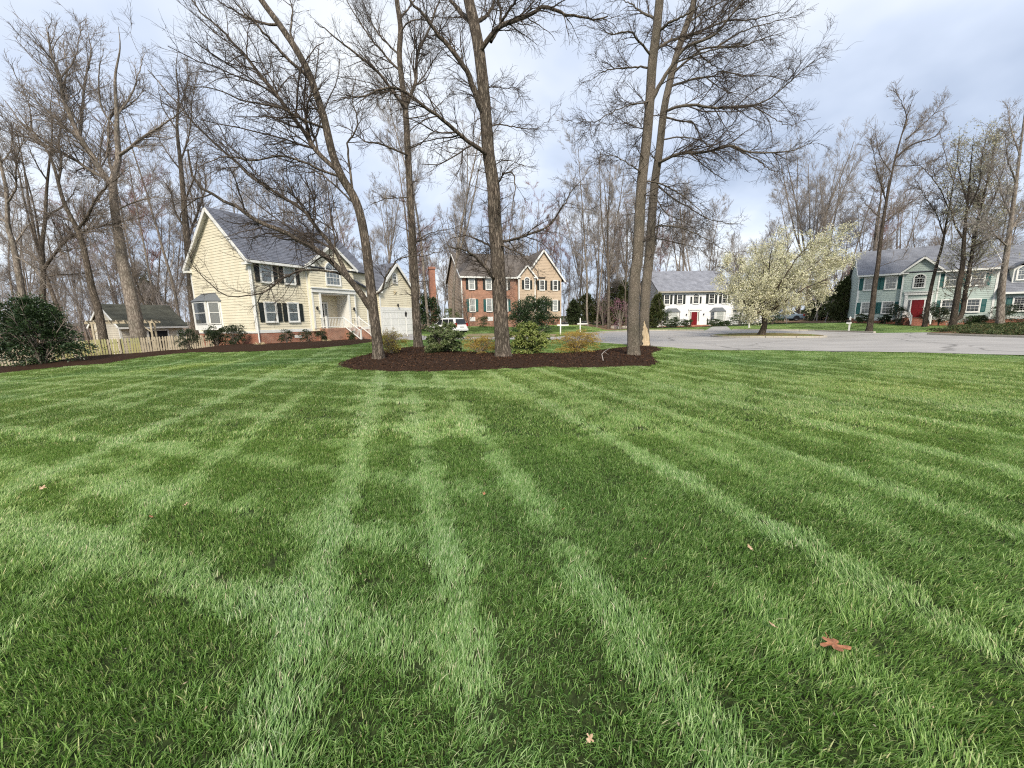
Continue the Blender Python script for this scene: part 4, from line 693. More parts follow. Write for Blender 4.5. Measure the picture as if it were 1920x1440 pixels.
def frame_m(o, u, n):
    o, u, n = Vector(o), Vector(u), Vector(n); M_ = Matrix.Identity(4)
    for i in range(3): M_[i][0] = u[i]; M_[i][1] = -n[i]; M_[i][2] = (0, 0, 1)[i]; M_[i][3] = o[i]
    return M_
_wc = {}
def window(parent, s, z, wd, h, cols=2, rows=2, arch=False, back='curtain', shut=None, o=(0, 0, 0), u=(1, 0, 0), n=(0, -1, 0), y=0, sw=.36, fw=.085, off=.022, sides=(1, 1)):
    """window centred at s, sill z. local x along wall, -y outward."""
    key = (wd, h, cols, rows, arch, back, fw)
    if key not in _wc:
        f = MB(); d0, d1 = .0, -.075
        f.box(-wd/2-fw, -wd/2, d1, d0, -fw, h if arch else h+fw); f.box(wd/2, wd/2+fw, d1, d0, -fw, h if arch else h+fw); f.box(-wd/2, wd/2, d1-.02, d0, -fw, 0)
        hh = h
        if arch:
            r = wd/2; N_ = 12; hh = h
            for i in range(N_):
                a0, a1 = math.pi*i/N_, math.pi*(i+1)/N_; q = [(r*math.cos(a0), h+r*math.sin(a0)), ((r+fw)*math.cos(a0), h+(r+fw)*math.sin(a0)), ((r+fw)*math.cos(a1), h+(r+fw)*math.sin(a1)), (r*math.cos(a1), h+r*math.sin(a1))]; f.prism(q, d1, d0)
        else: f.box(-wd/2, wd/2, d1-.012, d0, h, h+fw)
        s_ = MB(); g = .03; s_.box(-wd/2, wd/2, -.055, -.02, 0, .045); s_.box(-wd/2, wd/2, -.055, -.02, h-.045 if not arch else h-.02, h if not arch else h+.02); s_.box(-wd/2, -wd/2+.045, -.055, -.02, .045, h-.045); s_.box(wd/2-.045, wd/2, -.055, -.02, .045, h-.045); s_.box(-wd/2+.045, wd/2-.045, -.058, -.02, h/2-.025, h/2+.025)
        mu = MB(); t = .006
        for i in range(1, cols): x = -wd/2+wd*i/cols; mu.box(x-t, x+t, -.05, -.03, .045, h-.045)
        for j in range(1, rows*2):
            if j == rows: continue
            zz = h*j/(rows*2); mu.box(-wd/2+.045, wd/2-.045, -.049, -.031, zz-t, zz+t)
        if arch:
            for a_ in (.25, .5, .75): a0 = math.pi*a_; mu.beam((0, -.04, h), (wd/2*math.cos(a0), -.04, h+wd/2*math.sin(a0)), .022, .02, (0, 1, 0))
        gl = MB(); bk = MB()
        for mbx, yy in ((gl, -.036), (bk, -.008)):
            if arch: mbx.poly([(-wd/2, yy, 0), (wd/2, yy, 0)]+[(wd/2*math.cos(a), yy, h+wd/2*math.sin(a)) for a in np.linspace(0, math.pi, 14)])
            else: mbx.poly([(-wd/2, yy, 0), (wd/2, yy, 0), (wd/2, yy, h), (-wd/2, yy, h)])
        _wc[key] = (f.mesh('window', MT['white']), s_.mesh('sash', MT['white']), mu.mesh('muntin', MT['white']), gl.mesh('pane', MT['glass']), bk.mesh('curtain', MT[back]))  # the dark back is no curtain: near-black sheet painted for an unlit room
    w_, sa, mu, gl, bk = _wc[key]
    F = frame_m(o, u, n); O = Vector(o)+Vector(u)*s+Vector(n)*(off-y)+Vector((0, 0, z)); R3 = F.to_3x3().to_4x4(); R3.translation = O
    wo = link('window', w_, parent); wo.matrix_local = R3
    for nm, me in (('sash', sa), ('muntin', mu), ('pane', gl), ('curtain', bk)): link(nm, me, wo)
    if shut:
        k2 = ('sh', h, sw, shut)
        if k2 not in _wc:
            sh = MB(); sh.box(-sw/2, sw/2, -.03, 0, 0, h); sh.box(-sw/2, sw/2, -.045, -.03, 0, .07); sh.box(-sw/2, sw/2, -.045, -.03, h-.07, h); sh.box(-sw/2, -sw/2+.05, -.045, -.03, .07, h-.07); sh.box(sw/2-.05, sw/2, -.045, -.03, .07, h-.07); sh.box(-sw/2+.05, sw/2-.05, -.045, -.03, h/2-.04, h/2+.04)
            zz = .1
            while zz < h-.1:
                if abs(zz-h/2) > .06: sh.poly([(-sw/2+.05, -.031, zz+.035), (sw/2-.05, -.031, zz+.035), (sw/2-.05, -.042, zz), (-sw/2+.05, -.042, zz)][::-1])
                zz += .05
            _wc[k2] = sh.mesh('shutter', MT[shut])
        for sg, en in zip((-1, 1), sides):
            if not en: continue
            so_ = link('shutter', _wc[k2], parent); M2 = R3.copy(); M2.translation = O+Vector(u)*sg*(wd/2+fw+.02+sw/2); so_.matrix_local = M2
    return wo
def bays(parent, s, z, L, h, dep, rm, wins, o=(0, 0, 0), u=(1, 0, 0), n=(0, -1, 0), back='curtain', base='white'):
    """three-sided bay window"""
    F = frame_m(o, u, n); R = F.copy(); R.translation = Vector(o)+Vector(u)*s+Vector((0, 0, z)); root = MB(); a = dep*.9; x0, x1 = -L/2, L/2
    body = [(x0, 0), (x0+a, -dep), (x1-a, -dep), (x1, 0)]
    A = [(x, y, -.35) for x, y in body]; B = [(x, y, h) for x, y in body]
    for i in range(3): root.poly([A[i], A[i+1], B[i+1], B[i]])
    root.poly(B); root.poly(A[::-1])
    for x, y in body[1:3]: root.box(x-.05, x+.05, y-.05, y+.03, -.35, h+.001)
    bo = root.build('bay_window', MT['white'], parent); bo.matrix_local = R
    rf = MB(); ov = .14; E_ = [(x0-ov, 0), (x0+a-ov*.4, -dep-ov), (x1-a+ov*.4, -dep-ov), (x1+ov, 0)]; T_ = [(x0+a*.9, -.001), (x0+a*1.1, -.05), (x1-a*1.1, -.05), (x1-a*.9, -.001)]; hh = dep*.75+.1
    for i in range(3): rf.poly([(*E_[i], h), (*E_[i+1], h), (*T_[i+1], h+hh), (*T_[i], h+hh)])
    rf.poly([(*p, h-.002) for p in E_][::-1]); rf.poly([(*p, h+hh) for p in T_])
    rf.build('bay_roof', rm, bo)
    wl = L-2*a-.2
    def pane(cx, cy, ang, w_):
        f = MB(); hh2 = h*.93; fw_ = .05
        f.box(-w_/2, -w_/2+fw_, -.05, 0, .12, hh2); f.box(w_/2-fw_, w_/2, -.05, 0, .12, hh2); f.box(-w_/2, w_/2, -.055, 0, .07, .12); f.box(-w_/2, w_/2, -.055, 0, hh2, hh2+.05); f.box(-w_/2+fw_, w_/2-fw_, -.045, 0, hh2*.55-.02, hh2*.55+.02)
        wdo = f.build('bay_sash', MT['white'], bo); g = MB(); g.poly([(-w_/2, -.02, .12), (w_/2, -.02, .12), (w_/2, -.02, hh2), (-w_/2, -.02, hh2)]); c_ = MB(); c_.poly([(-w_/2, -.006, .12), (w_/2, -.006, .12), (w_/2, -.006, hh2), (-w_/2, -.006, hh2)])
        gl = g.mesh('pane', MT['glass']); cu = c_.mesh('curtain', MT[back]); mtx = Matrix.Translation((cx, cy, 0)) @ Matrix.Rotation(ang, 4, 'Z'); wdo.matrix_local = mtx
        for nm, me in (('pane', gl), ('curtain', cu)): o3 = link(nm, me, bo); o3.matrix_local = mtx
    pane(0, -dep-.004, 0, wl); al = math.hypot(a, dep); ang = math.atan2(dep, a)
    pane(x0+a/2-.003, -dep/2-.003, -ang, al*.72); pane(x1-a/2+.003, -dep/2-.003, ang, al*.72)
    return bo
def gable_body(mb, x0, x1, y0, y1, z0, ze, zr, axis='x'):
    """box with a gabled top; ridge runs along axis"""
    if axis == 'x':
        ym = (y0+y1)/2; c = [(x0,y0,z0),(x0,y0,ze),(x0,ym,zr),(x0,y1,ze),(x0,y1,z0)]; d = [(x1,)+p[1:] for p in c]
    else:
        xm = (x0+x1)/2; c = [(x0,y0,z0),(x0,y0,ze),(xm,y0,zr),(x1,y0,ze),(x1,y0,z0)]; d = [(p[0],y1,p[2]) for p in c]
    mb.poly(c); mb.poly(d[::-1])
    for i in range(5): j = (i+1) % 5; mb.poly([c[i], c[j], d[j], d[i]])
def trim_rake(parent, p, q, n, w=.18, t=.06, name='rake_board'):
    mb = MB(); mb.beam(p, q, t, w, (0, 0, 1)); return mb.build(name, MT['white'], parent)
def post(parent, x, y0, y1, z0, z1, w, name='corner_board', m=None):
    mb = MB(); mb.box(x-w/2, x+w/2, y0, y1, z0, z1); return mb.build(name, m or MT['white'], parent)
def door(parent, s, z, w_, h, m, y=0, sidel=.28, n_panels=6):
    mb = MB(); mb.box(-w_/2, w_/2, -.04, 0, 0, h); d = mb.build('door', m, parent); d.location = (s, y, z)
    for i in range(3):
        for sg in (-1, 1):
            pm = MB(); x = sg*w_*.22; zz = [.15, .85, 1.55][i]; hh = [.55, .55, .3][i]; pm.box(x-w_*.14, x+w_*.14, -.052, -.04, zz, zz+hh); pm.build('panel', m, d)
    k = MB(); k.cyl((w_*.4, -.04, 1.0), (w_*.4, -.09, 1.0), .03, .03, 8); k.build('handle', MT['concrete'], d)
    f = MB(); t = .1; f.box(-w_/2-t, -w_/2, -.07, 0, 0, h); f.box(w_/2, w_/2+t, -.07, 0, 0, h); f.box(-w_/2-t-sidel-t, w_/2+t+sidel+t, -.08, 0, h, h+.14)
    if sidel: f.box(-w_/2-t-sidel-t, -w_/2-t-sidel, -.07, 0, 0, h); f.box(w_/2+t+sidel, w_/2+t+sidel+t, -.07, 0, 0, h); f.box(-w_/2-t-sidel, -w_/2-t, -.05, 0, 0, .5); f.box(w_/2+t, w_/2+t+sidel, -.05, 0, 0, .5)
    fo = f.build('door_frame', MT['white'], parent); fo.location = (s, y, z)
    if sidel:
        for sg in (-1, 1):
            g = MB(); x = sg*(w_/2+t+sidel/2); g.poly([(x-sidel/2, -.03, .5), (x+sidel/2, -.03, .5), (x+sidel/2, -.03, h), (x-sidel/2, -.03, h)]); g.build('sidelight_pane', MT['glass'], fo); g = MB(); g.poly([(x-sidel/2, -.01, .5), (x+sidel/2, -.01, .5), (x+sidel/2, -.01, h), (x-sidel/2, -.01, h)]); g.build('sidelight_curtain', MT['blind'], fo)
    return d
def lantern(parent, x, y, z):
    mb = MB(); mb.box(-.03, .03, -.02, 0, -.05, .12); mb.beam((0, -.01, .1), (0, -.14, .14), .02, .02); mb.lathe([(.01, -.16), (.05, -.14), (.08, .06), (.09, .07), (.02, .15), (0, .17)], (0, -.14), 8); o = mb.build('wall_lantern', MT['dkmetal'], parent); o.location = (x, y, z); return o
def railing(parent, p, q, h, nb, m='white', posts=(1, 1)):
    p, q = Vector(p), Vector(q); r = MB(); r.beam(p+Vector((0, 0, h)), q+Vector((0, 0, h)), .07, .05); r.beam(p+Vector((0, 0, .12)), q+Vector((0, 0, .12)), .05, .05); ro = r.build('handrail', MT[m], parent)
    bm = MB(); bm.box(-.014, .014, -.014, .014, 0, h-.12); me = bm.mesh('baluster', MT[m])
    for i in range(nb): b_ = link('baluster', me, ro); b_.location = p.lerp(q, (i+.7)/(nb+.4))+Vector((0, 0, .12))
    for f, pp in zip(posts, (p, q)):
        if f: b2 = MB(); b2.box(pp.x-.05, pp.x+.05, pp.y-.05, pp.y+.05, pp.z, pp.z+h+.12); b2.box(pp.x-.065, pp.x+.065, pp.y-.065, pp.y+.065, pp.z+h+.12, pp.z+h+.15); b2.build('newel_post', MT[m], ro)
# ---- yellow house
TH = rad(62); H = empty('yellow_house', (-17.6, 27, 0), TH, 'two-storey yellow clapboard house with black shutters and grey gable roof', 'house')
ze, zr, W_ = 6.15, 9.75, 7.9
mb = MB(); gable_body(mb, 0, 4.77, 0, W_, 1.0, ze, zr-.1); gable_body(mb, 7.63, 9.8, 0, W_, 1.0, ze, zr-.1); gable_body(mb, 4.772, 7.628, 0.002, W_, 4.1, ze, zr-.1); mb.box(4.772, 7.628, 1.3, W_, 1.0, 4.1); mb.build('wall', MT['yellow'], H)
mb = MB(); mb.box(-.02, 9.82, -.03, W_+.02, -.6, 1.0); mb.build('foundation', MT['brick'], H)
mb = MB(); mb.box(2.6, 3.2, -.045, -.03, .55, .75); mb.box(8.6, 9.2, -.045, -.03, .55, .75); mb.build('foundation_vent', MT['white'], H)
mb = MB(); mb.box(-.03, 9.83, -.05, 0, 1.0, 1.22); mb.box(-.05, 0, -.05, W_, 1.0, 1.14); mb.build('water_table', MT['white'], H)
siding(H, (0, 0, 0), (1, 0, 0), (0, -1, 0), 4.1, 1.22, ze, MT['yellow']); siding(H, (8.2, 0, 0), (1, 0, 0), (0, -1, 0), 1.6, 1.22, ze, MT['yellow'])
slope = (zr-ze)/(W_/2)
siding(H, (0, W_, 0), (0, -1, 0), (-1, 0, 0), W_, 1.14, zr-.1, MT['yellow'], lambda z: (0, W_) if z <= ze else ((z-ze)/slope, W_-(z-ze)/slope))
ov = .38; oe = ze-ov*slope
roofplane(H, (-.35, -ov, oe+.1), (10.0, -ov, oe+.1), (10.0, W_/2, zr+.05), (-.35, W_/2, zr+.05), MT['roofgrey']); roofplane(H, (10.0, W_+ov, oe+.1), (-.35, W_+ov, oe+.1), (-.35, W_/2, zr+.05), (10.0, W_/2, zr+.05), MT['roofgrey'])
for sg in (0, 1):
    yy0, yy1 = (-ov, W_/2) if sg == 0 else (W_+ov, W_/2); trim_rake(H, (-.33, yy0, oe-.06), (-.33, yy1, zr-.10), 0, .24, .05)
    mb = MB(); mb.poly([(-.33, yy0, oe-.05), (0, yy0, oe-.05), (0, yy1, zr-.10), (-.33, yy1, zr-.10)]); mb.build('soffit', MT['white'], H)
mb = MB(); mb.box(-.35, 4.2, -ov-.09, -ov, oe-.1, oe+.06); mb.build('gutter', MT['white'], H); mb = MB(); mb.box(-.35, 4.2, -ov, 0, oe-.1, oe-.07); mb.build('eave_soffit', MT['white'], H)
mb = MB(); mb.box(-.35, 0, -ov, .25, oe-.22, oe-.07); mb.build('cornice_return', MT['white'], H); mb = MB(); mb.box(-.35, 0, W_-.25, W_+ov, oe-.22, oe-.07); mb.build('cornice_return', MT['white'], H)
mb = MB(); mb.box(0, 4.1, -.06, 0, ze-.42, ze-.1); mb.build('frieze_board', MT['white'], H)
post(H, 0, -.035, .11, 1.14, ze-.2, .1); post(H, 4.1, -.045, 0, 1.2, ze-.2, .14); post(H, 9.75, -.045, .05, 1.2, 4.4, .14); post(H, 0, W_-.12, W_+.03, 1.14, ze-.2, .1)
mb = MB(); mb.cyl((-.0, -.09, .35), (-.0, -.09, ze-.3), .045, .045, 8); mb.build('downspout', MT['white'], H); mb = MB(); mb.cyl((9.9, -.09, .3), (9.9, -.09, 4.4), .045, .045, 8); mb.build('downspout', MT['white'], H)
for s in (1.05, 2.72):
    window(H, s, 1.78, .74, 1.32, 1, 1, back='curtain', shut='black', sw=.30); window(H, s, 4.52, .74, 1.32, 1, 1, back='curtain', shut='black', sw=.30)
# cross gable bay with arched window and recessed porch
X0, X1 = 4.15, 8.25; xm = (X0+X1)/2
mb = MB(); mb.box(X0, X1, -.30, .02, 4.15, 6.2); mb.poly([(X0, -.3, 6.2), (xm, -.3, 7.75), (X1, -.3, 6.2)][::-1]); mb.box(X0, X0+.62, -.30, .02, 1.0, 4.15); mb.box(X1-.62, X1, -.30, .02, 1.0, 4.15); mb.build('porch_wall', MT['yellow'], H)
gs = (7.75-6.2)/(xm-X0); siding(H, (X0, -.30, 0), (1, 0, 0), (0, -1, 0), X1-X0, 4.32, 7.7, MT['yellow'], lambda z: (0, X1-X0) if z <= 6.2 else ((z-6.2)/gs, X1-X0-(z-6.2)/gs))
siding(H, (X0, -.30, 0), (1, 0, 0), (0, -1, 0), .62, 1.22, 4.05, MT['yellow']); siding(H, (X1-.62, -.30, 0), (1, 0, 0), (0, -1, 0), .62, 1.22, 4.05, MT['yellow'])
roofplane(H, (X0-.3, -.55, 6.15-.3*gs+.13), (X0-.3, 4.0, 6.15-.3*gs+.13), (xm, 4.0, 7.95), (xm, -.55, 7.95), MT['roofgrey']); roofplane(H, (X1+.3, 4.0, 6.15-.3*gs+.13), (X1+.3, -.55, 6.15-.3*gs+.13), (xm, -.55, 7.95), (xm, 4.0, 7.95), MT['roofgrey'])
trim_rake(H, (X0-.3, -.56, 6.15-.3*gs), (xm, -.56, 7.80), 0, .2); trim_rake(H, (X1+.3, -.56, 6.15-.3*gs), (xm, -.56, 7.80), 0, .2)
mb = MB(); mb.box(X0-.3, X0+.35, -.56, -.3, 5.93, 6.08); mb.box(X1-.35, X1+.3, -.56, -.3, 5.93, 6.08); mb.build('cornice_return', MT['white'], H)
window(H, xm, 4.65, 1.25, 1.15, 4, 2, arch=True, back='curtain', y=-.30)
mb = MB(); mb.box(X0-.02, X1+.02, -.42, -.30, 4.0, 4.3); mb.box(X0-.08, X1+.08, -.5, -.30, 4.3, 4.38); mb.box(X0+.6, X0+.78, -.38, -.30, 1.2, 4.0); mb.box(X1-.78, X1-.6, -.38, -.30, 1.2, 4.0); mb.box(X0-.01, X0+.12, -.35, -.30, 1.2, 4.0); mb.box(X1-.12, X1+.01, -.35, -.30, 1.2, 4.0); mb.build('porch_surround', MT['white'], H)
mb = MB(); mb.box(X0+.63, X1-.63, 1.24, 1.29, 1.2, 4.09); mb.box(X0+.625, X0+.66, -.28, 1.24, 1.2, 4.09); mb.build('recess_wall', MT['yellow'], H); mb = MB(); mb.box(X1-.67, X1-.63, -.28, 1.24, 1.2, 4.09); mb.build('recess_side', MT['white'], H)
mb = MB(); mb.box(X0+.67, X1-.68, -.28, 1.23, 3.9, 3.98); mb.build('porch_ceiling', MT['white'], H)
door(H, 5.72, 1.21, .9, 2.0, MT['dkdoor'], 1.22, .22); mb = MB(); mb.lathe([(.08, -.03), (.14, 0), (.17, .03)], n=12); wr = mb.build('wreath', MT['curtain'], H); wr.rotation_euler = (math.pi/2, 0, 0); wr.location = (5.72, 1.14, 2.7)
lantern(H, X0+.3, -.33, 2.75); lantern(H, X1-.3, -.33, 2.75)
mb = MB(); mb.box(4.6, 7.9, -1.15, 1.22, -.4, 1.2); mb.build('porch_deck', MT['brick2'], H)
nst = 6
for i in range(nst): mb = MB(); zt = 1.2-(i+1)*.19; mb.box(6.3, 7.9, -1.15-.30*(i+1), -1.15-.30*i, -.5, zt); mb.build('step', MT['brick2'], H)
yb = -1.15-.30*nst
railing(H, (4.7, -1.05, 1.2), (6.3, -1.05, 1.2), .82, 11); railing(H, (6.32, -1.05, 1.2), (6.32, yb+.05, .12), .82, 12, posts=(0, 1)); railing(H, (7.85, -1.05, 1.2), (7.85, yb+.05, .12), .82, 12); railing(H, (7.85, -.3, 1.2), (7.85, -1.0, 1.2), .82, 4, posts=(0, 0)); railing(H, (4.7, -.3, 1.2), (4.7, -1.0, 1.2), .82, 4, posts=(0, 0))
# side bay window on the gable wall
bays(H, W_-5.75, 1.62, 3.1, 1.75, .7, MT['copper'], 3, o=(0, W_, 0), u=(0, -1, 0), n=(-1, 0, 0), back='blind')
# lower link and garage wing
mb = MB(); mb.box(9.8, 11.3, 1.2, 7, .0, 4.5); mb.build('link_wall', MT['yellow'], H)
roofplane(H, (9.3, .7, 4.4), (11.7, .7, 4.4), (11.7, 4.6, 7.0), (9.3, 4.6, 7.0), MT['roofgrey']); roofplane(H, (8.25, -.35, 5.15), (9.95, -.35, 4.55), (9.95, 2.2, 6.2), (8.25, 2.2, 6.9), MT['roofgrey'])
GX0, GX1 = 11.3, 15.8; gm_ = (GX0+GX1)/2; gze, gzr = 4.75, 7.15; gsl = (gzr-gze)/(gm_-GX0)
mb = MB(); gable_body(mb, GX0, GX1, 0, 7.5, -.3, gze, gzr, 'y'); mb.build('garage_wall', MT['yellow'], H)
siding(H, (GX0, 0, 0), (1, 0, 0), (0, -1, 0), GX1-GX0, 3.02, gzr-.05, MT['yellow'], lambda z: (0, GX1-GX0) if z <= gze else ((z-gze)/gsl, GX1-GX0-(z-gze)/gsl))
siding(H, (GX0, 7, 0), (0, -1, 0), (-1, 0, 0), 7, .5, gze, MT['yellow'])
roofplane(H, (GX0-.35, -.3, gze-.35*gsl+.12), (GX0-.35, 7.7, gze-.35*gsl+.12), (gm_, 7.7, gzr+.12), (gm_, -.3, gzr+.12), MT['roofgrey']); roofplane(H, (GX1+.35, 7.7, gze-.35*gsl+.12), (GX1+.35, -.3, gze-.35*gsl+.12), (gm_, -.3, gzr+.12), (gm_, 7.7, gzr+.12), MT['roofgrey'])
trim_rake(H, (GX0-.35, -.31, gze-.35*gsl-.02), (gm_, -.31, gzr-.02), 0, .22); trim_rake(H, (GX1+.35, -.31, gze-.35*gsl-.02), (gm_, -.31, gzr-.02), 0, .22)
mb = MB(); mb.box(GX0-.35, GX0+.2, -.31, 0, gze-.45, gze-.32); mb.box(GX1-.2, GX1+.35, -.31, 0, gze-.45, gze-.32); mb.build('cornice_return', MT['white'], H)
mb = MB(); mb.box(GX0-.02, GX1+.02, -.06, 0, 2.72, 3.02); mb.box(GX0-.02, 11.5, -.05, 0, -.1, 2.72); mb.box(15.55, GX1+.02, -.05, 0, -.1, 2.72); mb.box(11.5, 15.55, -.05, 0, 2.5, 2.72); mb.box(GX0-.03, GX0+.09, -.051, .05, 3.02, gze-.3); mb.box(GX1-.09, GX1+.03, -.051, .05, 3.02, gze-.3); mb.build('garage_trim', MT['white'], H)
mb = MB(); mb.box(11.5, 15.55, -.02, .02, .0, 2.5); gd = mb.build('garage_door', MT['white'], H)
for r_ in range(4):
    for c_ in range(4): mb = MB(); x = 11.56+c_*1.0; z = .08+r_*.61; mb.box(x, x+.93, -.04, -.02, z, z+.55); mb.build('panel', MT['white'], gd)
window(H, gm_-.15, 5.35, .5, .62, 2, 1, arch=True, back='blind'); 
sm = MB(); star = [(.33*math.sin(i*math.pi/5)*(1 if i % 2 == 0 else .42), .33*math.cos(i*math.pi/5)*(1 if i % 2 == 0 else .42)) for i in range(10)]
for i in range(10): j = (i+1) % 10; sm.poly([(star[i][0], 0, star[i][1]), (star[j][0], 0, star[j][1]), (0, -.08, 0)][::-1])
st = sm.build('barn_star', mat('barn_star_metal', (.45, .38, .25), .5), H); st.location = (gm_-.2, -.03, 4.45); lantern(H, gm_-.05, -.06, 3.2)
# lamp post before the garage
p = hp(11.9, -2.6); L = empty('lamp_post', (p[0], p[1], p[2]), TH, 'white lamp post with black lantern before the yellow house garage', 'lamp post')
mb = MB(); mb.cyl((0, 0, -.1), (0, 0, 1.75), .045, .04, 10); mb.beam((-.25, 0, 1.5), (.25, 0, 1.5), .03, .03); mb.build('post', MT['white'], L)
mb = MB(); mb.lathe([(.03, 1.75), (.07, 1.8), (.11, 2.1), (.12, 2.12), (.03, 2.26), (0, 2.3)], n=8); mb.build('lantern', MT['dkmetal'], L)
# ---- mint house
H = empty('mint_house', (38.93, 44, 0), rad(-35), 'pale mint clapboard house with teal shutters and red front door', 'house')
D_, zr, ze = 8.0, 8.55, 5.85; zb = 1.0
mb = MB(); gable_body(mb, 0, 10.1, 0, D_, zb, ze, zr); mb.build('wall', MT['mint'], H); mb = MB(); mb.box(-.02, 16, -.03, D_, -.6, zb-.12); mb.build('foundation', MT['brick'], H)
mb = MB(); mb.box(-.03, 10.1, -.05, 0, zb-.25, zb-.02); mb.build('water_table', MT['white'], H)
siding(H, (0, 0, 0), (1, 0, 0), (0, -1, 0), 3.45, zb-.02, ze, MT['mint']); siding(H, (6.05, 0, 0), (1, 0, 0), (0, -1, 0), 4.0, zb-.02, ze, MT['mint'])
sl_ = (zr-ze)/(D_/2); siding(H, (0, D_, 0), (0, -1, 0), (-1, 0, 0), D_, zb, zr, MT['mint'], lambda z: (0, D_) if z <= ze else ((z-ze)/sl_, D_-(z-ze)/sl_))
roofplane(H, (-.25, -.4, ze-.4*sl_+.12), (10.25, -.4, ze-.4*sl_+.12), (10.25, D_/2, zr+.12), (-.25, D_/2, zr+.12), MT['roofmint']); roofplane(H, (10.25, D_+.4, ze-.4*sl_+.12), (-.25, D_+.4, ze-.4*sl_+.12), (-.25, D_/2, zr+.12), (10.25, D_/2, zr+.12), MT['roofmint'])
trim_rake(H, (-.25, -.4, ze-.4*sl_), (-.25, D_/2, zr), 0, .2); trim_rake(H, (10.26, -.4, ze-.4*sl_), (10.26, D_/2, zr), 0, .2)
for xa_, xb_ in ((-.25, 3.3), (6.2, 10.25)): mb = MB(); mb.box(xa_, xb_, -.46, -.36, ze-.4*sl_-.08, ze-.4*sl_+.1); mb.build('gutter', MT['white'], H)
for x in (0, 10.05): post(H, x, -.045, .08, zb-.1, ze-.2, .16)
mb = MB(); mb.box(3.4, 6.1, -.30, .02, zb-.1, ze); mb.poly([(3.4, -.3, ze), (4.75, -.3, 7.05), (6.1, -.3, ze)][::-1]); mb.build('entry_wall', MT['mint'], H)
gs = (7.05-ze)/1.35; siding(H, (3.4, -.30, 0), (1, 0, 0), (0, -1, 0), 2.7, 3.75, 7.0, MT['mint'], lambda z: (0, 2.7) if z <= ze else ((z-ze)/gs, 2.7-(z-ze)/gs)); siding(H, (3.4, -.30, 0), (1, 0, 0), (0, -1, 0), .35, zb, 3.75, MT['mint']); siding(H, (5.75, -.30, 0), (1, 0, 0), (0, -1, 0), .35, zb, 3.75, MT['mint'])
roofplane(H, (3.0, -.6, ze-.4*gs+.12), (3.0, 3, ze-.4*gs+.12), (4.75, 3, 7.25), (4.75, -.6, 7.25), MT['roofmint']); roofplane(H, (6.5, 3, ze-.4*gs+.12), (6.5, -.6, ze-.4*gs+.12), (4.75, -.6, 7.25), (4.75, 3, 7.25), MT['roofmint'])
trim_rake(H, (3.0, -.61, ze-.4*gs), (4.75, -.61, 7.1), 0, .17); trim_rake(H, (6.5, -.61, ze-.4*gs), (4.75, -.61, 7.1), 0, .17)
mb = MB(); mb.box(3.0, 3.75, -.6, -.3, ze-.32, ze-.2); mb.box(5.75, 6.5, -.6, -.3, ze-.32, ze-.2); mb.build('cornice_return', MT['white'], H); post(H, 3.42, -.345, -.25, zb, ze-.2, .12); post(H, 6.08, -.345, -.25, zb, ze-.2, .12)
window(H, 4.65, 4.1, .8, .92, 4, 2, arch=True, back='dark', y=-.30)
mb = MB(); mb.box(3.72, 3.95, -.42, -.30, zb, 3.35); mb.box(5.55, 5.78, -.42, -.30, zb, 3.35); mb.box(3.66, 5.84, -.45, -.30, 3.35, 3.62); mb.box(3.6, 5.9, -.52, -.30, 3.62, 3.7); mb.build('door_surround', MT['white'], H)
door(H, 4.78, 1.06, .92, 1.78, MT['red'], -.31, .2)
mb = MB(); mb.box(3.75, 5.75, -1.3, -.3, .1, 1.02); mb.build('stoop', MT['brick'], H)
for i in range(4): mb = MB(); mb.box(4.1, 5.4, -1.3-.3*(i+1), -1.3-.3*i, -.2, 1.02-.17*(i+1)); mb.build('step', MT['brick'], H)
railing(H, (4.05, -1.3, 1.02), (4.05, -2.5, .35), .75, 6); railing(H, (5.45, -1.3, 1.02), (5.45, -2.5, .35), .75, 6)
for s, sd_ in ((.85, (1, 1)), (2.55, (1, 1)), (7.0, (1, 1)), (8.75, (1, 1))):
    window(H, s, 4.08, .86, 1.28, 3, 2, back='blind', shut='teal', sw=.33); window(H, s, 1.5, .86, 1.22, 3, 2, back='blind', shut='teal', sw=.33)
# wing with dormer
mb = MB(); mb.box(10.1, 16, 0, D_, zb, 3.4); mb.build('wing_wall', MT['mint'], H); siding(H, (10.15, 0, 0), (1, 0, 0), (0, -1, 0), 5.85, zb, 3.35, MT['mint'])
roofplane(H, (10.15, -.4, 3.3), (16.3, -.4, 3.3), (16.3, 3.6, 8.0), (10.15, 3.6, 8.0), MT['roofmint']); roofplane(H, (16.3, D_, 3.3), (10.15, D_, 3.3), (10.15, 3.6, 8.0), (16.3, 3.6, 8.0), MT['roofmint'])
mb = MB(); mb.box(10.15, 16.3, -.47, -.38, 3.12, 3.3); mb.build('gutter', MT['white'], H); mb = MB(); mb.box(10.1, 16, -.05, 0, zb-.25, zb); mb.build('water_table', MT['white'], H)
for s in (11.75, 14.4): window(H, s, 1.5, .86, 1.28, 4, 3, back='dark', shut='teal', sw=.33)
for s in (11.75, 14.4):
    mb = MB(); mb.box(s-.66, s+.66, .35, 2.6, 4.0, 5.75); mb.build('dormer', MT['white'], H); window(H, s, 4.45, .8, .85, 4, 2, arch=True, back='curtain', y=.33)
    roofplane(H, (s-.85, .15, 5.55), (s-.85, 2.8, 5.55), (s, 2.8, 6.2), (s, .15, 6.2), MT['roofmint'], 'dormer_roof'); roofplane(H, (s+.85, 2.8, 5.55), (s+.85, .15, 5.55), (s, .15, 6.2), (s, 2.8, 6.2), MT['roofmint'], 'dormer_roof')
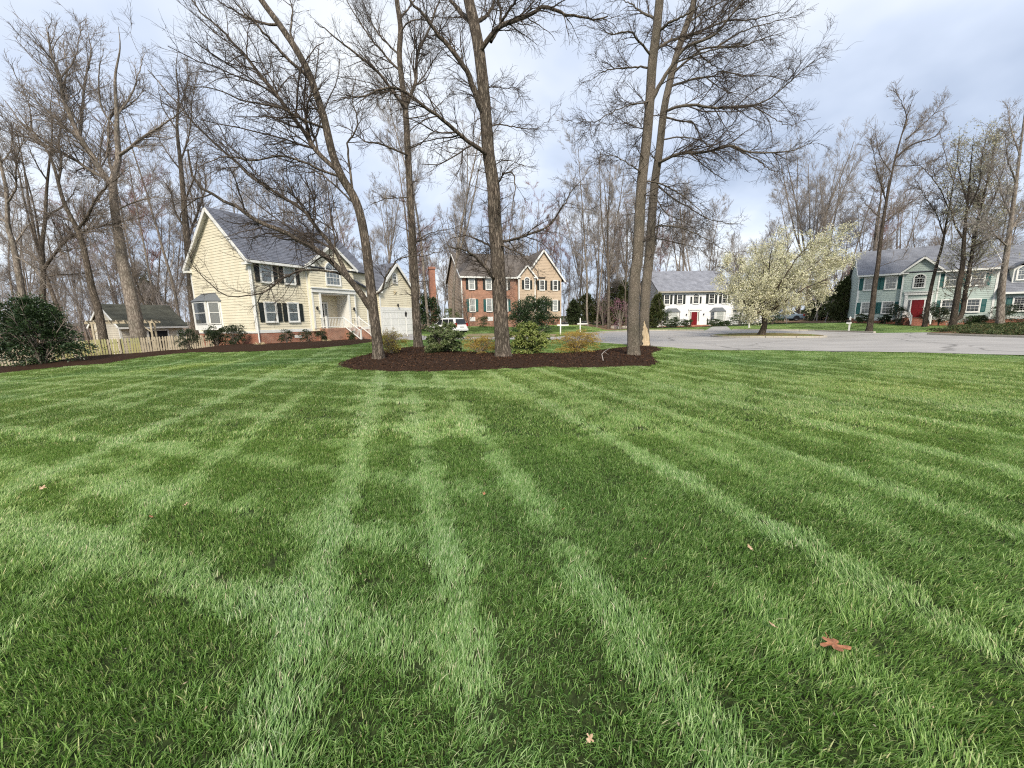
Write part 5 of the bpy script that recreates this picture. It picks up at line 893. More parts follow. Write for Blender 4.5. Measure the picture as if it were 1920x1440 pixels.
# ---- white house
H = empty('white_house', (23.43, 58, 0), rad(3), 'long white colonial house with black shutters, two bay windows and red door', 'house')
ze, zr, x0, x1, D_ = 5.3, 8.0, -1.5, 9.8, 8.5
mb = MB(); gable_body(mb, x0, x1, 0, D_, -.2, ze, zr+.5); mb.build('wall', MT['whitesiding'], H); siding(H, (x0, 0, 0), (1, 0, 0), (0, -1, 0), x1-x0, .2, ze, MT['whitesiding']); mb = MB(); mb.box(x0, x1, -.03, 0, -.5, .2); mb.build('foundation', MT['brick'], H)
roofplane(H, (x0-.4, -.45, ze-.05), (x1+.1, -.45, ze-.05), (x1+.1, D_/2, zr+.62), (x0-.4, D_/2, zr+.62), MT['roofwhite']); roofplane(H, (x1+.1, D_+.4, ze-.05), (x0-.4, D_+.4, ze-.05), (x0-.4, D_/2, zr+.62), (x1+.1, D_/2, zr+.62), MT['roofwhite'])
mb = MB(); mb.box(x0-.4, x1+.1, -.5, -.4, ze-.25, ze-.07); mb.box(x0-.4, x1+.1, -.4, 0, ze-.25, ze-.22); mb.build('gutter', MT['concrete'], H)
for x in (x0, x1): post(H, x, -.04, .05, 0, ze-.3, .18)
for s in (-.35, 1.62, 6.45, 8.45): window(H, s, 3.42, .76, 1.35, 3, 2, back='dark', shut='black', sw=.36)
window(H, 4.07, 3.45, .8, 1.0, 3, 2, arch=True, back='dark'); 
for sg in (-1, 1): mb = MB(); mb.box(-.12, .12, -.03, 0, 0, 1.0); so_ = mb.build('shutter', MT['black'], H); so_.location = (4.07+sg*.72, -.022, 3.45)
bays(H, .55, .85, 2.4, 1.4, .6, MT['copper'], 3, back='curtain'); bays(H, 7.55, .85, 2.4, 1.4, .6, MT['copper'], 3, back='curtain')
door(H, 3.93, .32, .93, 1.9, MT['red'], -.02, .25); mb = MB(); mb.box(3.0, 5.05, -.15, 0, 2.5, 2.72); mb.box(3.12, 3.22, -.1, 0, .3, 2.5); mb.box(4.66, 4.76, -.1, 0, .3, 2.5); mb.build('door_surround', MT['white'], H)
lantern(H, 2.72, -.03, 1.85); lantern(H, 5.35, -.03, 1.85)
for i in range(2): mb = MB(); mb.box(3.0-.25*i, 5.6+.25*i, -1.2-.35*i, 0, -.4, .28-.17*i); mb.build('step', MT['brick'], H)
railing(H, (5.4, -1.1, .28), (6.0, -1.1, .28), .8, 4, 'dkmetal'); railing(H, (2.9, -1.1, .28), (2.2, -1.1, .1), .8, 4, 'dkmetal')
mb = MB(); gable_body(mb, 9.8, 15.8, 1.0, 7.5, -.2, 2.65, 4.2); mb.build('wing_wall', MT['whitesiding'], H); siding(H, (9.8, 1.0, 0), (1, 0, 0), (0, -1, 0), 6, .1, 2.65, MT['whitesiding'])
roofplane(H, (9.8, .6, 2.6), (16.0, .6, 2.6), (15.6, 4.2, 4.4), (9.8, 4.2, 4.4), MT['roofwhite']); roofplane(H, (16.0, 7.9, 2.6), (9.8, 7.9, 2.6), (9.8, 4.2, 4.4), (15.6, 4.2, 4.4), MT['roofwhite'])
mb = MB(); mb.box(9.8, 16.0, .55, .62, 2.42, 2.6); mb.build('gutter', MT['concrete'], H)
for s in (11.05, 13.85): window(H, s, 1.0, .76, 1.15, 3, 2, back='blind', shut='black', sw=.36, y=1.0)
# ---- brick house
H = empty('brick_house', (-5.91, 48, 0), rad(20), 'tall red brick house with tan gabled right half and dark green shutters', 'house')
ze, zr, zb, D_ = 7.05, 10.2, .5, 8.5; BS = 7.2
mb = MB(); gable_body(mb, 0, 13.4, 0, D_, zb, ze, zr-.1); mb.build('wall', MT['beige'], H)
mb = MB(); mb.box(0.0, BS, -.12, 0, zb, ze-.05); mb.build('brick_front', MT['brick2'], H); mb = MB(); mb.box(BS, 13.42, -.03, .0, zb, 1.9); mb.build('foundation', MT['brick'], H)
siding(H, (BS, 0, 0), (1, 0, 0), (0, -1, 0), 13.4-BS, 1.9, ze-.1, MT['beige']); sl_ = (zr-ze)/(D_/2); siding(H, (0, D_, 0), (0, -1, 0), (-1, 0, 0), D_, zb, zr-.1, MT['beige'], lambda z: (0, D_) if z <= ze else ((z-ze)/sl_, D_-(z-ze)/sl_))
roofplane(H, (-.25, -.4, ze-.4*sl_+.12), (11.0, -.4, ze-.4*sl_+.12), (11.0, D_/2, zr+.12), (-.25, D_/2, zr+.12), MT['roofbrown']); roofplane(H, (13.6, D_+.4, ze-.4*sl_+.12), (-.25, D_+.4, ze-.4*sl_+.12), (-.25, D_/2, zr+.12), (13.6, D_/2, zr+.12), MT['roofbrown'])
trim_rake(H, (-.27, -.4, ze-.4*sl_), (-.27, D_/2, zr), 0, .2); trim_rake(H, (-.27, D_+.4, ze-.4*sl_), (-.27, D_/2, zr), 0, .2)
mb = MB(); mb.box(-.25, BS, -.5, -.38, ze-.4*sl_-.08, ze-.4*sl_+.1); mb.build('gutter', MT['white'], H); post(H, 0, -.16, .0, zb, ze-.2, .14); post(H, 13.38, -.045, .05, 1.9, 6.4, .14)
# big front gable on the right
gx0, gx1, gze, gzr = 8.0, 13.6, 6.75, 10.25; gmx = (gx0+gx1)/2; gs = (gzr-gze)/(gmx-gx0)
mb = MB(); mb.poly([(gx0, -.25, gze), (gx1-.15, -.25, gze), (gmx, -.25, gzr-.1)]); mb.box(gx0+1.9, gx1-.18, -.25, 0, 1.9, gze); mb.build('gable_wall', MT['beige'], H)
siding(H, (gx0, -.25, 0), (1, 0, 0), (0, -1, 0), gx1-gx0, gze, gzr-.15, MT['beige'], lambda z: ((z-gze)/gs, gx1-gx0-(z-gze)/gs)); siding(H, (gx0+1.9, -.25, 0), (1, 0, 0), (0, -1, 0), gx1-gx0-2.08, 1.9, gze, MT['beige'])
roofplane(H, (gx0-.3, -.5, gze-.3*gs+.12), (gx0-.3, 4.2, gze-.3*gs+.12), (gmx, 4.2, gzr+.12), (gmx, -.5, gzr+.12), MT['roofbrown']); roofplane(H, (gx1+.3, 4.2, gze-.3*gs+.12), (gx1+.3, -.5, gze-.3*gs+.12), (gmx, -.5, gzr+.12), (gmx, 4.2, gzr+.12), MT['roofbrown'])
trim_rake(H, (gx0-.3, -.51, gze-.3*gs), (gmx, -.51, gzr), 0, .2); trim_rake(H, (gx1+.3, -.51, gze-.3*gs), (gmx, -.51, gzr), 0, .2)
# small entry gable
mb = MB(); mb.box(7.2, 9.5, -.6, 0, 1.0, 6.95); mb.poly([(7.2, -.6, 6.95), (9.5, -.6, 6.95), (8.35, -.6, 8.25)]); mb.build('entry_wall', MT['beige'], H); siding(H, (7.2, -.6, 0), (1, 0, 0), (0, -1, 0), 2.3, 1.9, 8.2, MT['beige'], lambda z: (0, 2.3) if z <= 6.95 else ((z-6.95)/1.13, 2.3-(z-6.95)/1.13))
roofplane(H, (6.9, -.8, 6.72), (6.9, 2, 6.72), (8.35, 2, 8.4), (8.35, -.8, 8.4), MT['roofbrown']); roofplane(H, (9.8, 2, 6.72), (9.8, -.8, 6.72), (8.35, -.8, 8.4), (8.35, 2, 8.4), MT['roofbrown'])
trim_rake(H, (6.9, -.81, 6.62), (8.35, -.81, 8.28), 0, .17); trim_rake(H, (9.8, -.81, 6.62), (8.35, -.81, 8.28), 0, .17); mb = MB(); mb.box(6.9, 7.45, -.8, -.6, 6.75, 6.9); mb.box(9.25, 9.8, -.8, -.6, 6.75, 6.9); mb.build('cornice_return', MT['white'], H); post(H, 7.25, -.65, -.5, 1.9, 6.8, .14); post(H, 9.45, -.65, -.5, 1.9, 6.8, .14)
for s in (1.25, 3.4, 5.5): window(H, s, 5.35, .66, 1.4, 3, 2, back='curtain', shut='black', sw=.3, y=-.12); window(H, s, 2.68, .66, 1.48, 3, 3, back='curtain', shut='teal', sw=.3, y=-.12)
window(H, 8.35, 5.4, .62, 1.1, 3, 2, arch=True, back='dark', shut='black', sw=.28, y=-.6)
for s in (10.6, 12.5): window(H, s, 5.33, .62, 1.2, 3, 2, back='dark', shut='black', sw=.28, y=-.25); window(H, s, 2.65, .62, 1.35, 3, 2, back='curtain', shut='black', sw=.28, y=-.25)
for s in (1.2, 3.5): mb = MB(); mb.box(s-.35, s+.35, -.15, -.12, 1.5, 2.0); mb.build('foundation_panel', MT['curtain'], H)
mb = MB(); mb.box(-3.2, -2.5, 3.6, 4.6, zb-.6, 8.4); mb.box(-3.28, -2.42, 3.52, 4.68, 8.1, 8.3); mb.build('chimney', MT['brick'], H)
# ---- garden shed
b = atY(229, 640, 33.5); H = empty('garden_shed', (b[0], 33.5, -1.0), rad(66), 'small beige garden shed with dark shingle roof behind the picket fence', 'shed')
Ls, Ws, ze, zr = 4.6, 5.0, 2.75, 4.55; sl_ = (zr-ze)/(Ws/2)
mb = MB(); gable_body(mb, 0, Ls, 0, Ws, 0, ze, zr-.05); mb.build('wall', MT['shedside'], H)
siding(H, (0, Ws, 0), (0, -1, 0), (-1, 0, 0), Ws, 0, zr-.05, MT['shedside'], lambda z: (0, Ws) if z <= ze else ((z-ze)/sl_, Ws-(z-ze)/sl_)); siding(H, (0, 0, 0), (1, 0, 0), (0, -1, 0), Ls, 0, ze-.1, MT['shedside'])
roofplane(H, (-.2, -.3, ze-.3*sl_+.1), (Ls+.3, -.3, ze-.3*sl_+.1), (Ls+.3, Ws/2, zr+.1), (-.2, Ws/2, zr+.1), MT['roofshed']); roofplane(H, (Ls+.3, Ws+.3, ze-.3*sl_+.1), (-.2, Ws+.3, ze-.3*sl_+.1), (-.2, Ws/2, zr+.1), (Ls+.3, Ws/2, zr+.1), MT['roofshed'])
trim_rake(H, (-.21, -.3, ze-.3*sl_), (-.21, Ws/2, zr), 0, .16); trim_rake(H, (-.21, Ws+.3, ze-.3*sl_), (-.21, Ws/2, zr), 0, .16)
mb = MB(); mb.box(-.2, Ls+.3, -.36, -.28, ze-.3*sl_-.1, ze-.3*sl_+.06); mb.build('fascia', MT['white'], H); post(H, 0, -.03, .1, 0, ze-.1, .14); post(H, Ls-.05, -.03, .05, 0, ze-.3, .14)
mb = MB(); mb.box(1.9, 3.3, -.05, -.02, 0, 2.2); mb.build('doorway', MT['dark'], H); mb = MB(); mb.box(1.78, 1.9, -.07, 0, 0, 2.3); mb.box(3.3, 3.42, -.07, 0, 0, 2.3); mb.box(1.78, 3.42, -.07, 0, 2.2, 2.34); mb.build('door_frame', MT['white'], H)
window(H, 4.35, 1.15, .5, .85, 2, 2, back='dark'); mb = MB(); mb.box(4.0, 4.7, -.26, -.05, .85, 1.02); mb.build('window_box', MT['white'], H)
# ---- garden arbor
pa_, pb_ = atY(172, 607, 30.), atY(282, 606, 31.5); A = empty('garden_arbor', (pa_[0], pa_[1], float(gz(pa_[0], pa_[1]))), math.atan2(pb_[1]-pa_[1], pb_[0]-pa_[0]), 'weathered wooden arbor beam on posts before the garden shed', 'arbor')
LA = math.hypot(pb_[0]-pa_[0], pb_[1]-pa_[1]); hz = pa_[2]-A.location.z
for x in (.0, LA):
    for y in (0, .8): mb = MB(); mb.box(x-.06, x+.06, y-.06, y+.06, -.2, hz-.02); mb.build('post', MT['fence'], A)
for y in (0, .8): mb = MB(); mb.box(-.4, LA+.4, y-.03, y+.03, hz-.02, hz+.13); mb.build('beam', MT['fence'], A)
me = None
for i in range(10):
    if me is None: mb = MB(); mb.box(-.03, .03, -.3, 1.1, 0, .11); me = mb.mesh('rafter', MT['fence'])
    o = link('rafter', me, A); o.location = (-.2+(LA+.4)*i/9, 0, hz+.133)
for x, s in ((0, 1), (LA, -1)): mb = MB(); mb.beam((x+s*.05, 0, hz-.7), (x+s*.65, 0, hz-.02), .05, .08); mb.build('brace', MT['fence'], A)
# ---- picket fence
fl = [(-36.5, 20.0), (-31.3, 23.2), (-26.5, 26.3), (-24.9, 28.0), (-22.6, 29.45)]
F_ = empty('picket_fence', (fl[0][0], fl[0][1], 0), 0, 'weathered pointed picket fence, mossy yellow in its middle, running to the yellow house', 'fence')
def picket(m, seed):
    mb = MB(); mb.prism([(-.045, .03), (.045, .03), (.045, 1.12), (.0, 1.2), (-.045, 1.12)], -.012, .012); return mb.mesh('picket', m)
pk = {'g': picket(MT['fence'], 0), 'm': picket(MT['fencemoss'], 0)}
rg = np.random.default_rng(4); fx0, fy0 = fl[0]; dist = 0
for (xa, ya), (xb, yb_) in zip(fl, fl[1:]):
    L_ = math.hypot(xb-xa, yb_-ya); ang = math.atan2(yb_-ya, xb-xa); n = int(L_/.135)
    for i in range(n):
        t_ = (i+.5)/n; x, y = xa+(xb-xa)*t_, ya+(yb_-ya)*t_; pxx = 960+731*x/y; moss = 95 < pxx < 262
        o = link('picket', pk['m' if moss and rg.random() < .85 else 'g'], F_); o.location = (x-fx0, y-fy0, float(gz(x, y))+rg.normal()*.012); o.rotation_euler = (rg.normal()*.015, rg.normal()*.02, ang)
    k = max(1, int(L_/2.4))
    for j in range(k):
        ta, tb = j/k, (j+1)/k; pa2 = (xa+(xb-xa)*ta, ya+(yb_-ya)*ta); pb2 = (xa+(xb-xa)*tb, ya+(yb_-ya)*tb); nx_, ny_ = -math.sin(ang)*.04, math.cos(ang)*.04
        for hh in (.3, .92): mb = MB(); mb.beam((pa2[0]-fx0+nx_, pa2[1]-fy0+ny_, float(gz(*pa2))+hh), (pb2[0]-fx0+nx_, pb2[1]-fy0+ny_, float(gz(*pb2))+hh), .04, .09); mb.build('rail', MT['fencegap'], F_)
        mb = MB(); zq = float(gz(*pa2)); mb.box(pa2[0]-fx0+nx_*2.6-.05, pa2[0]-fx0+nx_*2.6+.05, pa2[1]-fy0+ny_*2.6-.05, pa2[1]-fy0+ny_*2.6+.05, zq-.2, zq+1.15); mb.build('post', MT['fence'], F_)
# ---- mailboxes
def mailbox(loc, rz, label, arm=True, white=True, s=1., box=True):
    o = empty('mailbox', loc, rz, label, 'mailbox'); mb = MB(); mb.box(-.055, .055, -.055, .055, -.1, 1.42*s); mb.poly([(-.07, -.07, 1.42*s), (.07, -.07, 1.42*s), (0, 0, 1.52*s)]); mb.poly([(.07, -.07, 1.42*s), (.07, .07, 1.42*s), (0, 0, 1.52*s)]); mb.poly([(.07, .07, 1.42*s), (-.07, .07, 1.42*s), (0, 0, 1.52*s)]); mb.poly([(-.07, .07, 1.42*s), (-.07, -.07, 1.42*s), (0, 0, 1.52*s)]); mb.build('post', MT['white'], o)
    mb = MB(); mb.box(-.3, .75, -.06, .06, .82*s, .96*s); mb.build('arm', MT['white'], o)
    mb = MB(); pr = [(-.09, 0), (.09, 0), (.09, .13)]+[(.09*math.cos(a), .13+.09*math.sin(a)) for a in np.linspace(.3, math.pi-.3, 6)]+[(-.09, .13)]; pr = [(y, z) for y, z in pr]
    A_ = [(.12, y, .97*s+z) for y, z in pr]; B_ = [(.68, y, .97*s+z) for y, z in pr]; mb.poly(A_[::-1]); mb.poly(B_)
    for i in range(len(pr)): j = (i+1) % len(pr); mb.poly([A_[i], A_[j], B_[j], B_[i]])
    bo = mb.build('letter_box', MT['dkmetal'], o); mb = MB(); mb.box(.3, .42, -.105, -.095, 1.05*s, 1.22*s); mb.build('flag', MT['dkmetal'], bo); return o
mailbox(rb(1051, 36.5), rad(-5), 'white mailbox post with black box, left of the pair beyond the spirea', s=1.)
mailbox(rb(1088, 41.), rad(-5), 'white mailbox post with black box, right of the pair nearer the road', s=1.)
mailbox(rb(1405, 46.), rad(90), 'white mailbox post seen end-on by the white house hedge', s=1.)
mailbox(rb(1594, 36.5), rad(215), 'white mailbox post on the lawn left of the mint house', s=.95)
# ---- cars
def car(name, label, loc, rz, paint, suv=True):
    o = empty(name, loc, rz, label, 'car'); L = 4.7; W = 1.85 if suv else 1.8
    # side profile (x, z lower edge, z upper) of body below the belt line, then cabin
    xs_ = [-2.35, -2.28, -2.0, -1.2, -.4, .4, 1.0, 1.6, 2.05, 2.28, 2.35]
    top = [.62, .95, 1.02, 1.02, 1.0, .99, .97, .90, .80, .70, .55] if suv else [.62, .88, .93, .93, .90, .88, .86, .80, .72, .62, .50]
    hw = [.80, .86, .90, .92, .92, .92, .92, .90, .86, .78, .70]; low = [.38, .30, .28, .26, .26, .26, .26, .28, .30, .34, .38]
    secs = []
    for x, t_, h_, l_ in zip(xs_, top, hw, low):
        secs.append([(x, -h_*.92, l_), (x, -h_, l_+.12), (x, -h_, (l_+t_)/2), (x, -h_*.985, t_-.10), (x, -h_*.90, t_), (x, 0, t_+.02), (x, h_*.90, t_), (x, h_*.985, t_-.10), (x, h_, (l_+t_)/2), (x, h_, l_+.12), (x, h_*.92, l_)])
    mb = MB()
    for a, b_ in zip(secs, secs[1:]):
        for i in range(len(a)): j = (i+1) % len(a); mb.poly([a[i], a[j], b_[j], b_[i]][::-1])
    mb.poly(secs[0]); mb.poly(secs[-1][::-1]); mb.build('body', paint, o, True)
    zb_, zt = (1.0, 1.70) if suv else (.88, 1.42)
    cab = [(-2.22, zb_), (-1.98, zt-.10), (-1.75, zt-.01), (-.2, zt+.02), (.25, zt-.08), (1.15, zb_-.02)] if suv else [(-1.75, zb_), (-1.05, zt-.05), (-.5, zt), (.1, zt), (.4, zt-.07), (1.25, zb_-.03)]
    def cross(x, z): k = (z-zb_)/(zt-zb_); return W/2*(.96-.2*max(0, k))
    up_ = [p for p in cab]; mb = MB(); n = 12; xs2 = np.linspace(cab[0][0], cab[-1][0], 22); prev = None
    for x in xs2:
        z = np.interp(x, [p[0] for p in cab], [p[1] for p in cab]); w1 = cross(x, z); z = max(z, zb_-.03); s = [(x, -W/2*.955, zb_-.05), (x, -(w1+.0), z-.07 if z > zb_+.1 else z-.03), (x, -w1*.9, z-.01), (x, 0, z+.015), (x, w1*.9, z-.01), (x, w1, z-.07 if z > zb_+.1 else z-.03), (x, W/2*.955, zb_-.05)]
        if prev:
            for i in range(6): mb.poly([prev[i], s[i], s[i+1], prev[i+1]][::-1])
        prev = s
    mb.build('roof_shell', paint, o, True)
    gl = mat('car_glass', (.015, .018, .02), .08, .6)
    def sidewin(xa, xb, xc, xd, name='side_window'):
        for sg in (-1, 1):
            z0, z1 = zb_+.02, zt-.13; y0, y1 = (W/2*.957+.006)*sg, (cross(0, z1)+.022)*sg; m_ = MB(); q = [(xa, y0, z0), (xb, y0, z0), (xc, y1, z1), (xd, y1, z1)]; m_.poly(q if sg < 0 else q[::-1]); m_.build(name, gl, o)
    if suv: sidewin(-2.0, -1.2, -1.22, -1.85); sidewin(-1.12, -.2, -.22, -1.12); sidewin(-.12, .85, .22, -.12)
    else: sidewin(-1.3, -.25, -.25, -.9); sidewin(-.17, .9, .3, -.17)
    m_ = MB(); xr, zr0, zr1 = (-2.2, 1.06, 1.58) if suv else (-1.66, .95, 1.35); xt = -2.03 if suv else -1.15; m_.poly([(xr-.05, .74, zr0), (xr-.05, -.74, zr0), (xt-.05, -.62, zr1), (xt-.05, .62, zr1)][::-1]); m_.build('rear_window', gl, o)
    xf0, xf1 = (1.12, .35) if suv else (1.2, .45); m_ = MB(); m_.poly([(xf0+.03, -.78, zb_+.02), (xf0+.03, .78, zb_+.02), (xf1+.04, .66, zt-.12), (xf1+.04, -.66, zt-.12)]); m_.build('windscreen', gl, o)
    for x in (-1.42, 1.42):
        for sg in (-1, 1):
            m_ = MB(); y = sg*.80; m_.cyl((x, y-.11, .33), (x, y+.11, .33), .34, .34, 20); wh = m_.build('wheel', mat('tyre_rubber', (.02, .02, .02), .9), o); m_ = MB(); m_.cyl((x, y+sg*.105, .33), (x, y+sg*.125, .33), .22, .2, 14); m_.build('rim', mat('rim_metal', (.35, .35, .36), .35, .5, metal=.7), wh)
            m_ = MB(); n_ = 14; A_ = [(x+.40*math.cos(a), sg*.926, .33+.40*math.sin(a)) for a in np.linspace(-.2, math.pi+.2, n_)]; m_.poly(A_ if sg > 0 else A_[::-1]); m_.build('wheel_arch', MT['dark'], o)
    rl = mat('tail_lamp_red', (.35, .02, .015), .25, .5)
    for sg in (-1, 1): m_ = MB(); m_.box(-2.37, -2.18, sg*.80-.10, sg*.80+.10, .82 if suv else .70, 1.16 if suv else .86); m_.build('tail_lamp', rl, o); m_ = MB(); m_.box(2.2, 2.33, sg*.62-.14, sg*.62+.14, .58, .72); m_.build('headlamp', MT['curtain'], o)
    m_ = MB(); m_.box(-2.42, -2.26, -.84, .84, .36, .58); m_.build('bumper', paint, o); m_ = MB(); m_.box(-2.385, -2.36, -.27, .27, .72, .86); m_.build('number_plate', MT['curtain'], o)
    m_ = MB(); m_.box(-2.25, 2.2, -.8, .8, .2, .34); m_.build('underbody', MT['dark'], o)
    for sg in (-1, 1): m_ = MB(); m_.box(.78, .92, sg*.98-.09, sg*.98+.09, 1.0 if suv else .9, 1.13 if suv else 1.02); m_.build('mirror', paint, o)
    return o
cp = rb(838, 42.5); car('parked_car', 'white sport utility car parked in front of the brick house', (cp[0], cp[1], cp[2]+.02), rad(140), mat('white_car_paint', (.82, .82, .82), .25, .5))
cp = rb(1466, 55.); car('parked_car', 'blue-grey saloon car parked behind the dark hedge', (cp[0], cp[1], cp[2]+.35), rad(165), mat('blue_grey_car_paint', (.16, .21, .26), .25, .5), False)
# ---- small things
lm = mat('dry_leaf', (.38, .18, .10), .7, .2, (60, (.24, .10, .055), 1, .4, .6)); lm2 = mat('pale_dry_leaf', (.50, .36, .25), .7, .2, (30, (.36, .23, .14), 1))
def oak_leaf(loc, sz, rz, m, label, group=None, tilt=.25):
    out_ = [(0, -.42), (.05, -.36), (.22, -.40), (.34, -.26), (.30, -.14), (.18, -.08), (.30, .02), (.52, .02), (.60, .16), (.48, .26), (.30, .20), (.18, .22), (.20, .40), (.08, .60), (0, .66), (-.08, .60), (-.20, .40), (-.18, .22), (-.30, .20), (-.50, .28), (-.62, .14), (-.50, .02), (-.30, .02), (-.16, -.08), (-.28, -.16), (-.32, -.28), (-.20, -.40), (-.05, -.36)]
    mb = MB(); f = lambda x, y: (x*sz, y*sz, sz*(.16*(x*x+y*y)-.10*abs(x)+.05*math.sin(7*x+3*y)))
    n = len(out_)
    for i in range(n): j = (i+1) % n; mb.poly([f(0, .05), f(*out_[i]), f(*out_[j])])
    mb.beam(f(0, -.4), (0, -.7*sz, .05*sz), .012*sz+.001, .012*sz+.001)
    o = mb.build('fallen_leaf', m, None, label=label, cat='leaf', group=group); o.location = loc; o.rotation_euler = (tilt, tilt*.4, rz); return o
q = G(1560, 1228); oak_leaf((q[0], q[1], q[2]+.062), .105, 2.9, lm, 'large orange oak leaf lying on the grass at the lower right', None, .12)
small = [(908, 938, 'pale curled leaf on the grass straight ahead'), (1446, 1192, 'small tan leaf left of the large orange one'), (1178, 918, 'brown curled leaf on the lawn right of centre'), (1056, 968, 'small pale leaf nearest below the centre of the lawn'), (350, 958, 'tan leaf on the lawn at the left'), (82, 926, 'orange-brown leaf near the left edge of the lawn'), (286, 982, 'slim pale leaf lowest on the left lawn'), (845, 828, 'small pale leaf on the bright mown stripe'), (565, 776, 'small tan leaf on the dark check of the left lawn'), (1105, 1412, 'pink-tan leaf scrap at the bottom edge of the lawn'), (1405, 1043, 'reddish upright leaf on the right lawn'), (1285, 750, 'tiny pale leaf on the far right lawn'), (1855, 722, 'tiny white leaf near the right edge of the lawn')]
for i, (px, py, lb) in enumerate(small):
    q = G(px, py); oak_leaf((q[0], q[1], q[2]+.065), .028+.010*(i % 3), i*1.3, lm2 if (i % 3 or i == 9) else lm, lb, None, .5)
q = G(1131, 683); q1 = G(1146, 664); mb = MB(); pts = [Vector((q[0], q[1], q[2]+.12)), Vector((q[0]-.02, q[1]+.15, q[2]+.33)), Vector((q[0]+.12, q[1]+.4, q[2]+.40)), Vector((q1[0], q1[1], q1[2]+.30))]
for a, b_, r0_, r1_ in zip(pts, pts[1:], (.016, .014, .011), (.014, .011, .006)): mb.cyl(a, b_, r0_, r1_, 6)
mb.cyl(pts[2], pts[2]+Vector((.16, .02, -.12)), .008, .004, 5); mb.build('fallen_stick', TW['pale'], None, label='pale bent stick lying on the mulch before the grey trunk', cat='stick')
for px, py, s_, lb in [(1152, 617, .5, 'pale garden boulder left of the white ornament by the woods'), (1170, 617, .42, 'small pale boulder by the pink redbud'), (1187, 618, .6, 'pale boulder just left of the grey trunk by the road')]:
    q = G(px, py); rg2 = np.random.default_rng(px); bm = MB(); n1, n2 = 9, 6
    V = [[((s_*(1+.18*rg2.normal()))*math.cos(2*math.pi*i/n1)*math.sin(math.pi*j/n2), s_*.8*math.sin(2*math.pi*i/n1)*math.sin(math.pi*j/n2), s_*.75*math.cos(math.pi*j/n2)*(1+.1*rg2.normal())) for i in range(n1)] for j in range(n2+1)]
    for j in range(n2):
        for i in range(n1): k = (i+1) % n1; bm.poly([V[j][i], V[j+1][i], V[j+1][k], V[j][k]])
    o = bm.build('boulder', MT['concrete'], None, True, label=lb, cat='rock'); o.location = (q[0], q[1], q[2]+s_*.3)
q = G(1160, 616); mb = MB(); mb.lathe([(.14, 0), (.16, .05), (.07, .12), (.06, .35), (.12, .42), (.18, .6), (.10, .72), (.06, .78), (.09, .88), (.05, .98), (0, 1.0)], n=12); o = mb.build('garden_ornament', MT['white'], None, True, label='white garden figure standing by the boulders at the wood edge', cat='ornament'); o.location = (q[0], q[1], q[2])
# ------------------------------------------------------------------ grass
def grassmat():
    m = bpy.data.materials.new('grass_blades'); m.use_nodes = True; t = m.node_tree; b = t.nodes['Principled BSDF']; o = t.nodes['Material Output']
    g = t.nodes.new('ShaderNodeNewGeometry'); r = t.nodes.new('ShaderNodeValToRGB'); els = r.color_ramp.elements
    cols = [(0, (.065, .14, .026)), (.3, (.140, .255, .055)), (.62, (.240, .365, .102)), (.86, (.38, .48, .20)), (.955, (.48, .48, .24)), (1, (.58, .50, .30))]
    els[0].position = 0; els[0].color = (*cols[0][1], 1); els[1].position = 1; els[1].color = (*cols[-1][1], 1)
    for p_, c in cols[1:-1]: e_ = els.new(p_); e_.color = (*c, 1)
    t.links.new(g.outputs['Random Per Island'], r.inputs[0])
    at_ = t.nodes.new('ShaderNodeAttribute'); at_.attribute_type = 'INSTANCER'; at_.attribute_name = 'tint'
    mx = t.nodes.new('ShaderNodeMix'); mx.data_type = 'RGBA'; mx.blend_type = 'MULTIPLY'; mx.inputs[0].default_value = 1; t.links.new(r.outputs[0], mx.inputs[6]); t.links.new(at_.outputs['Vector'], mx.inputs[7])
    t.links.new(mx.outputs[2], b.inputs['Base Color']); b.inputs['Roughness'].default_value = .45; b.inputs['Specular IOR Level'].default_value = .4
    tr = t.nodes.new('ShaderNodeBsdfTranslucent'); t.links.new(mx.outputs[2], tr.inputs[0]); ms = t.nodes.new('ShaderNodeMixShader'); ms.inputs[0].default_value = .35; t.links.new(b.outputs[0], ms.inputs[1]); t.links.new(tr.outputs[0], ms.inputs[2]); t.links.new(ms.outputs[0], o.inputs[0])
    return m
GMAT = grassmat()
def tuft(seed, size, n, segs, hgt, wid, lean):
    rg = np.random.default_rng(seed); p = rg.uniform(-size/2, size/2, (n, 2))*1.12; h = hgt*rg.uniform(.55, 1.2, n); a = rg.normal(0, .55, n)+np.where(rg.random(n) < .18, rg.uniform(-3.1, 3.1, n), 0)
    D = np.column_stack([np.cos(a), np.sin(a)]); le = lean*rg.uniform(.15, 1.6, n); tw = a+math.pi/2+rg.normal(0, .5, n); S = np.column_stack([np.cos(tw), np.sin(tw), np.zeros(n)])*(wid*rg.uniform(.5, 1.35, n)/2)[:, None]
    Vs = []; K = segs
    for k in range(K+1):
        t_ = k/K; bend = le*h*(t_**1.45); c = np.column_stack([p[:, 0]+D[:, 0]*bend, p[:, 1]+D[:, 1]*bend, h*t_*np.sqrt(np.maximum(.15, 1-(.62*np.minimum(le, 1.3)*t_)**2))]); wk = (1-.55*t_) if k < K else 0
        if k < K: Vs += [c-S*wk, c+S*wk]
        else: Vs += [c]
    V = np.stack(Vs, 1); m_ = V.shape[1]; base = (np.arange(n)*m_)[:, None]; loops = []; cnt = []
    quads = [[2*k, 2*k+1, 2*k+3, 2*k+2] for k in range(K-1)]; tri = [2*(K-1), 2*(K-1)+1, 2*K]; pat = sum(quads, [])+tri; loops = (base+np.array(pat)[None]).ravel(); cnt = np.tile([4]*len(quads)+[3], n)
    me = mkmesh('grass_tuft', V.reshape(-1, 3), loops, cnt, GMAT, None, True); return me
def hidden(me): o = bpy.data.objects.new('grass_tuft', me); return o
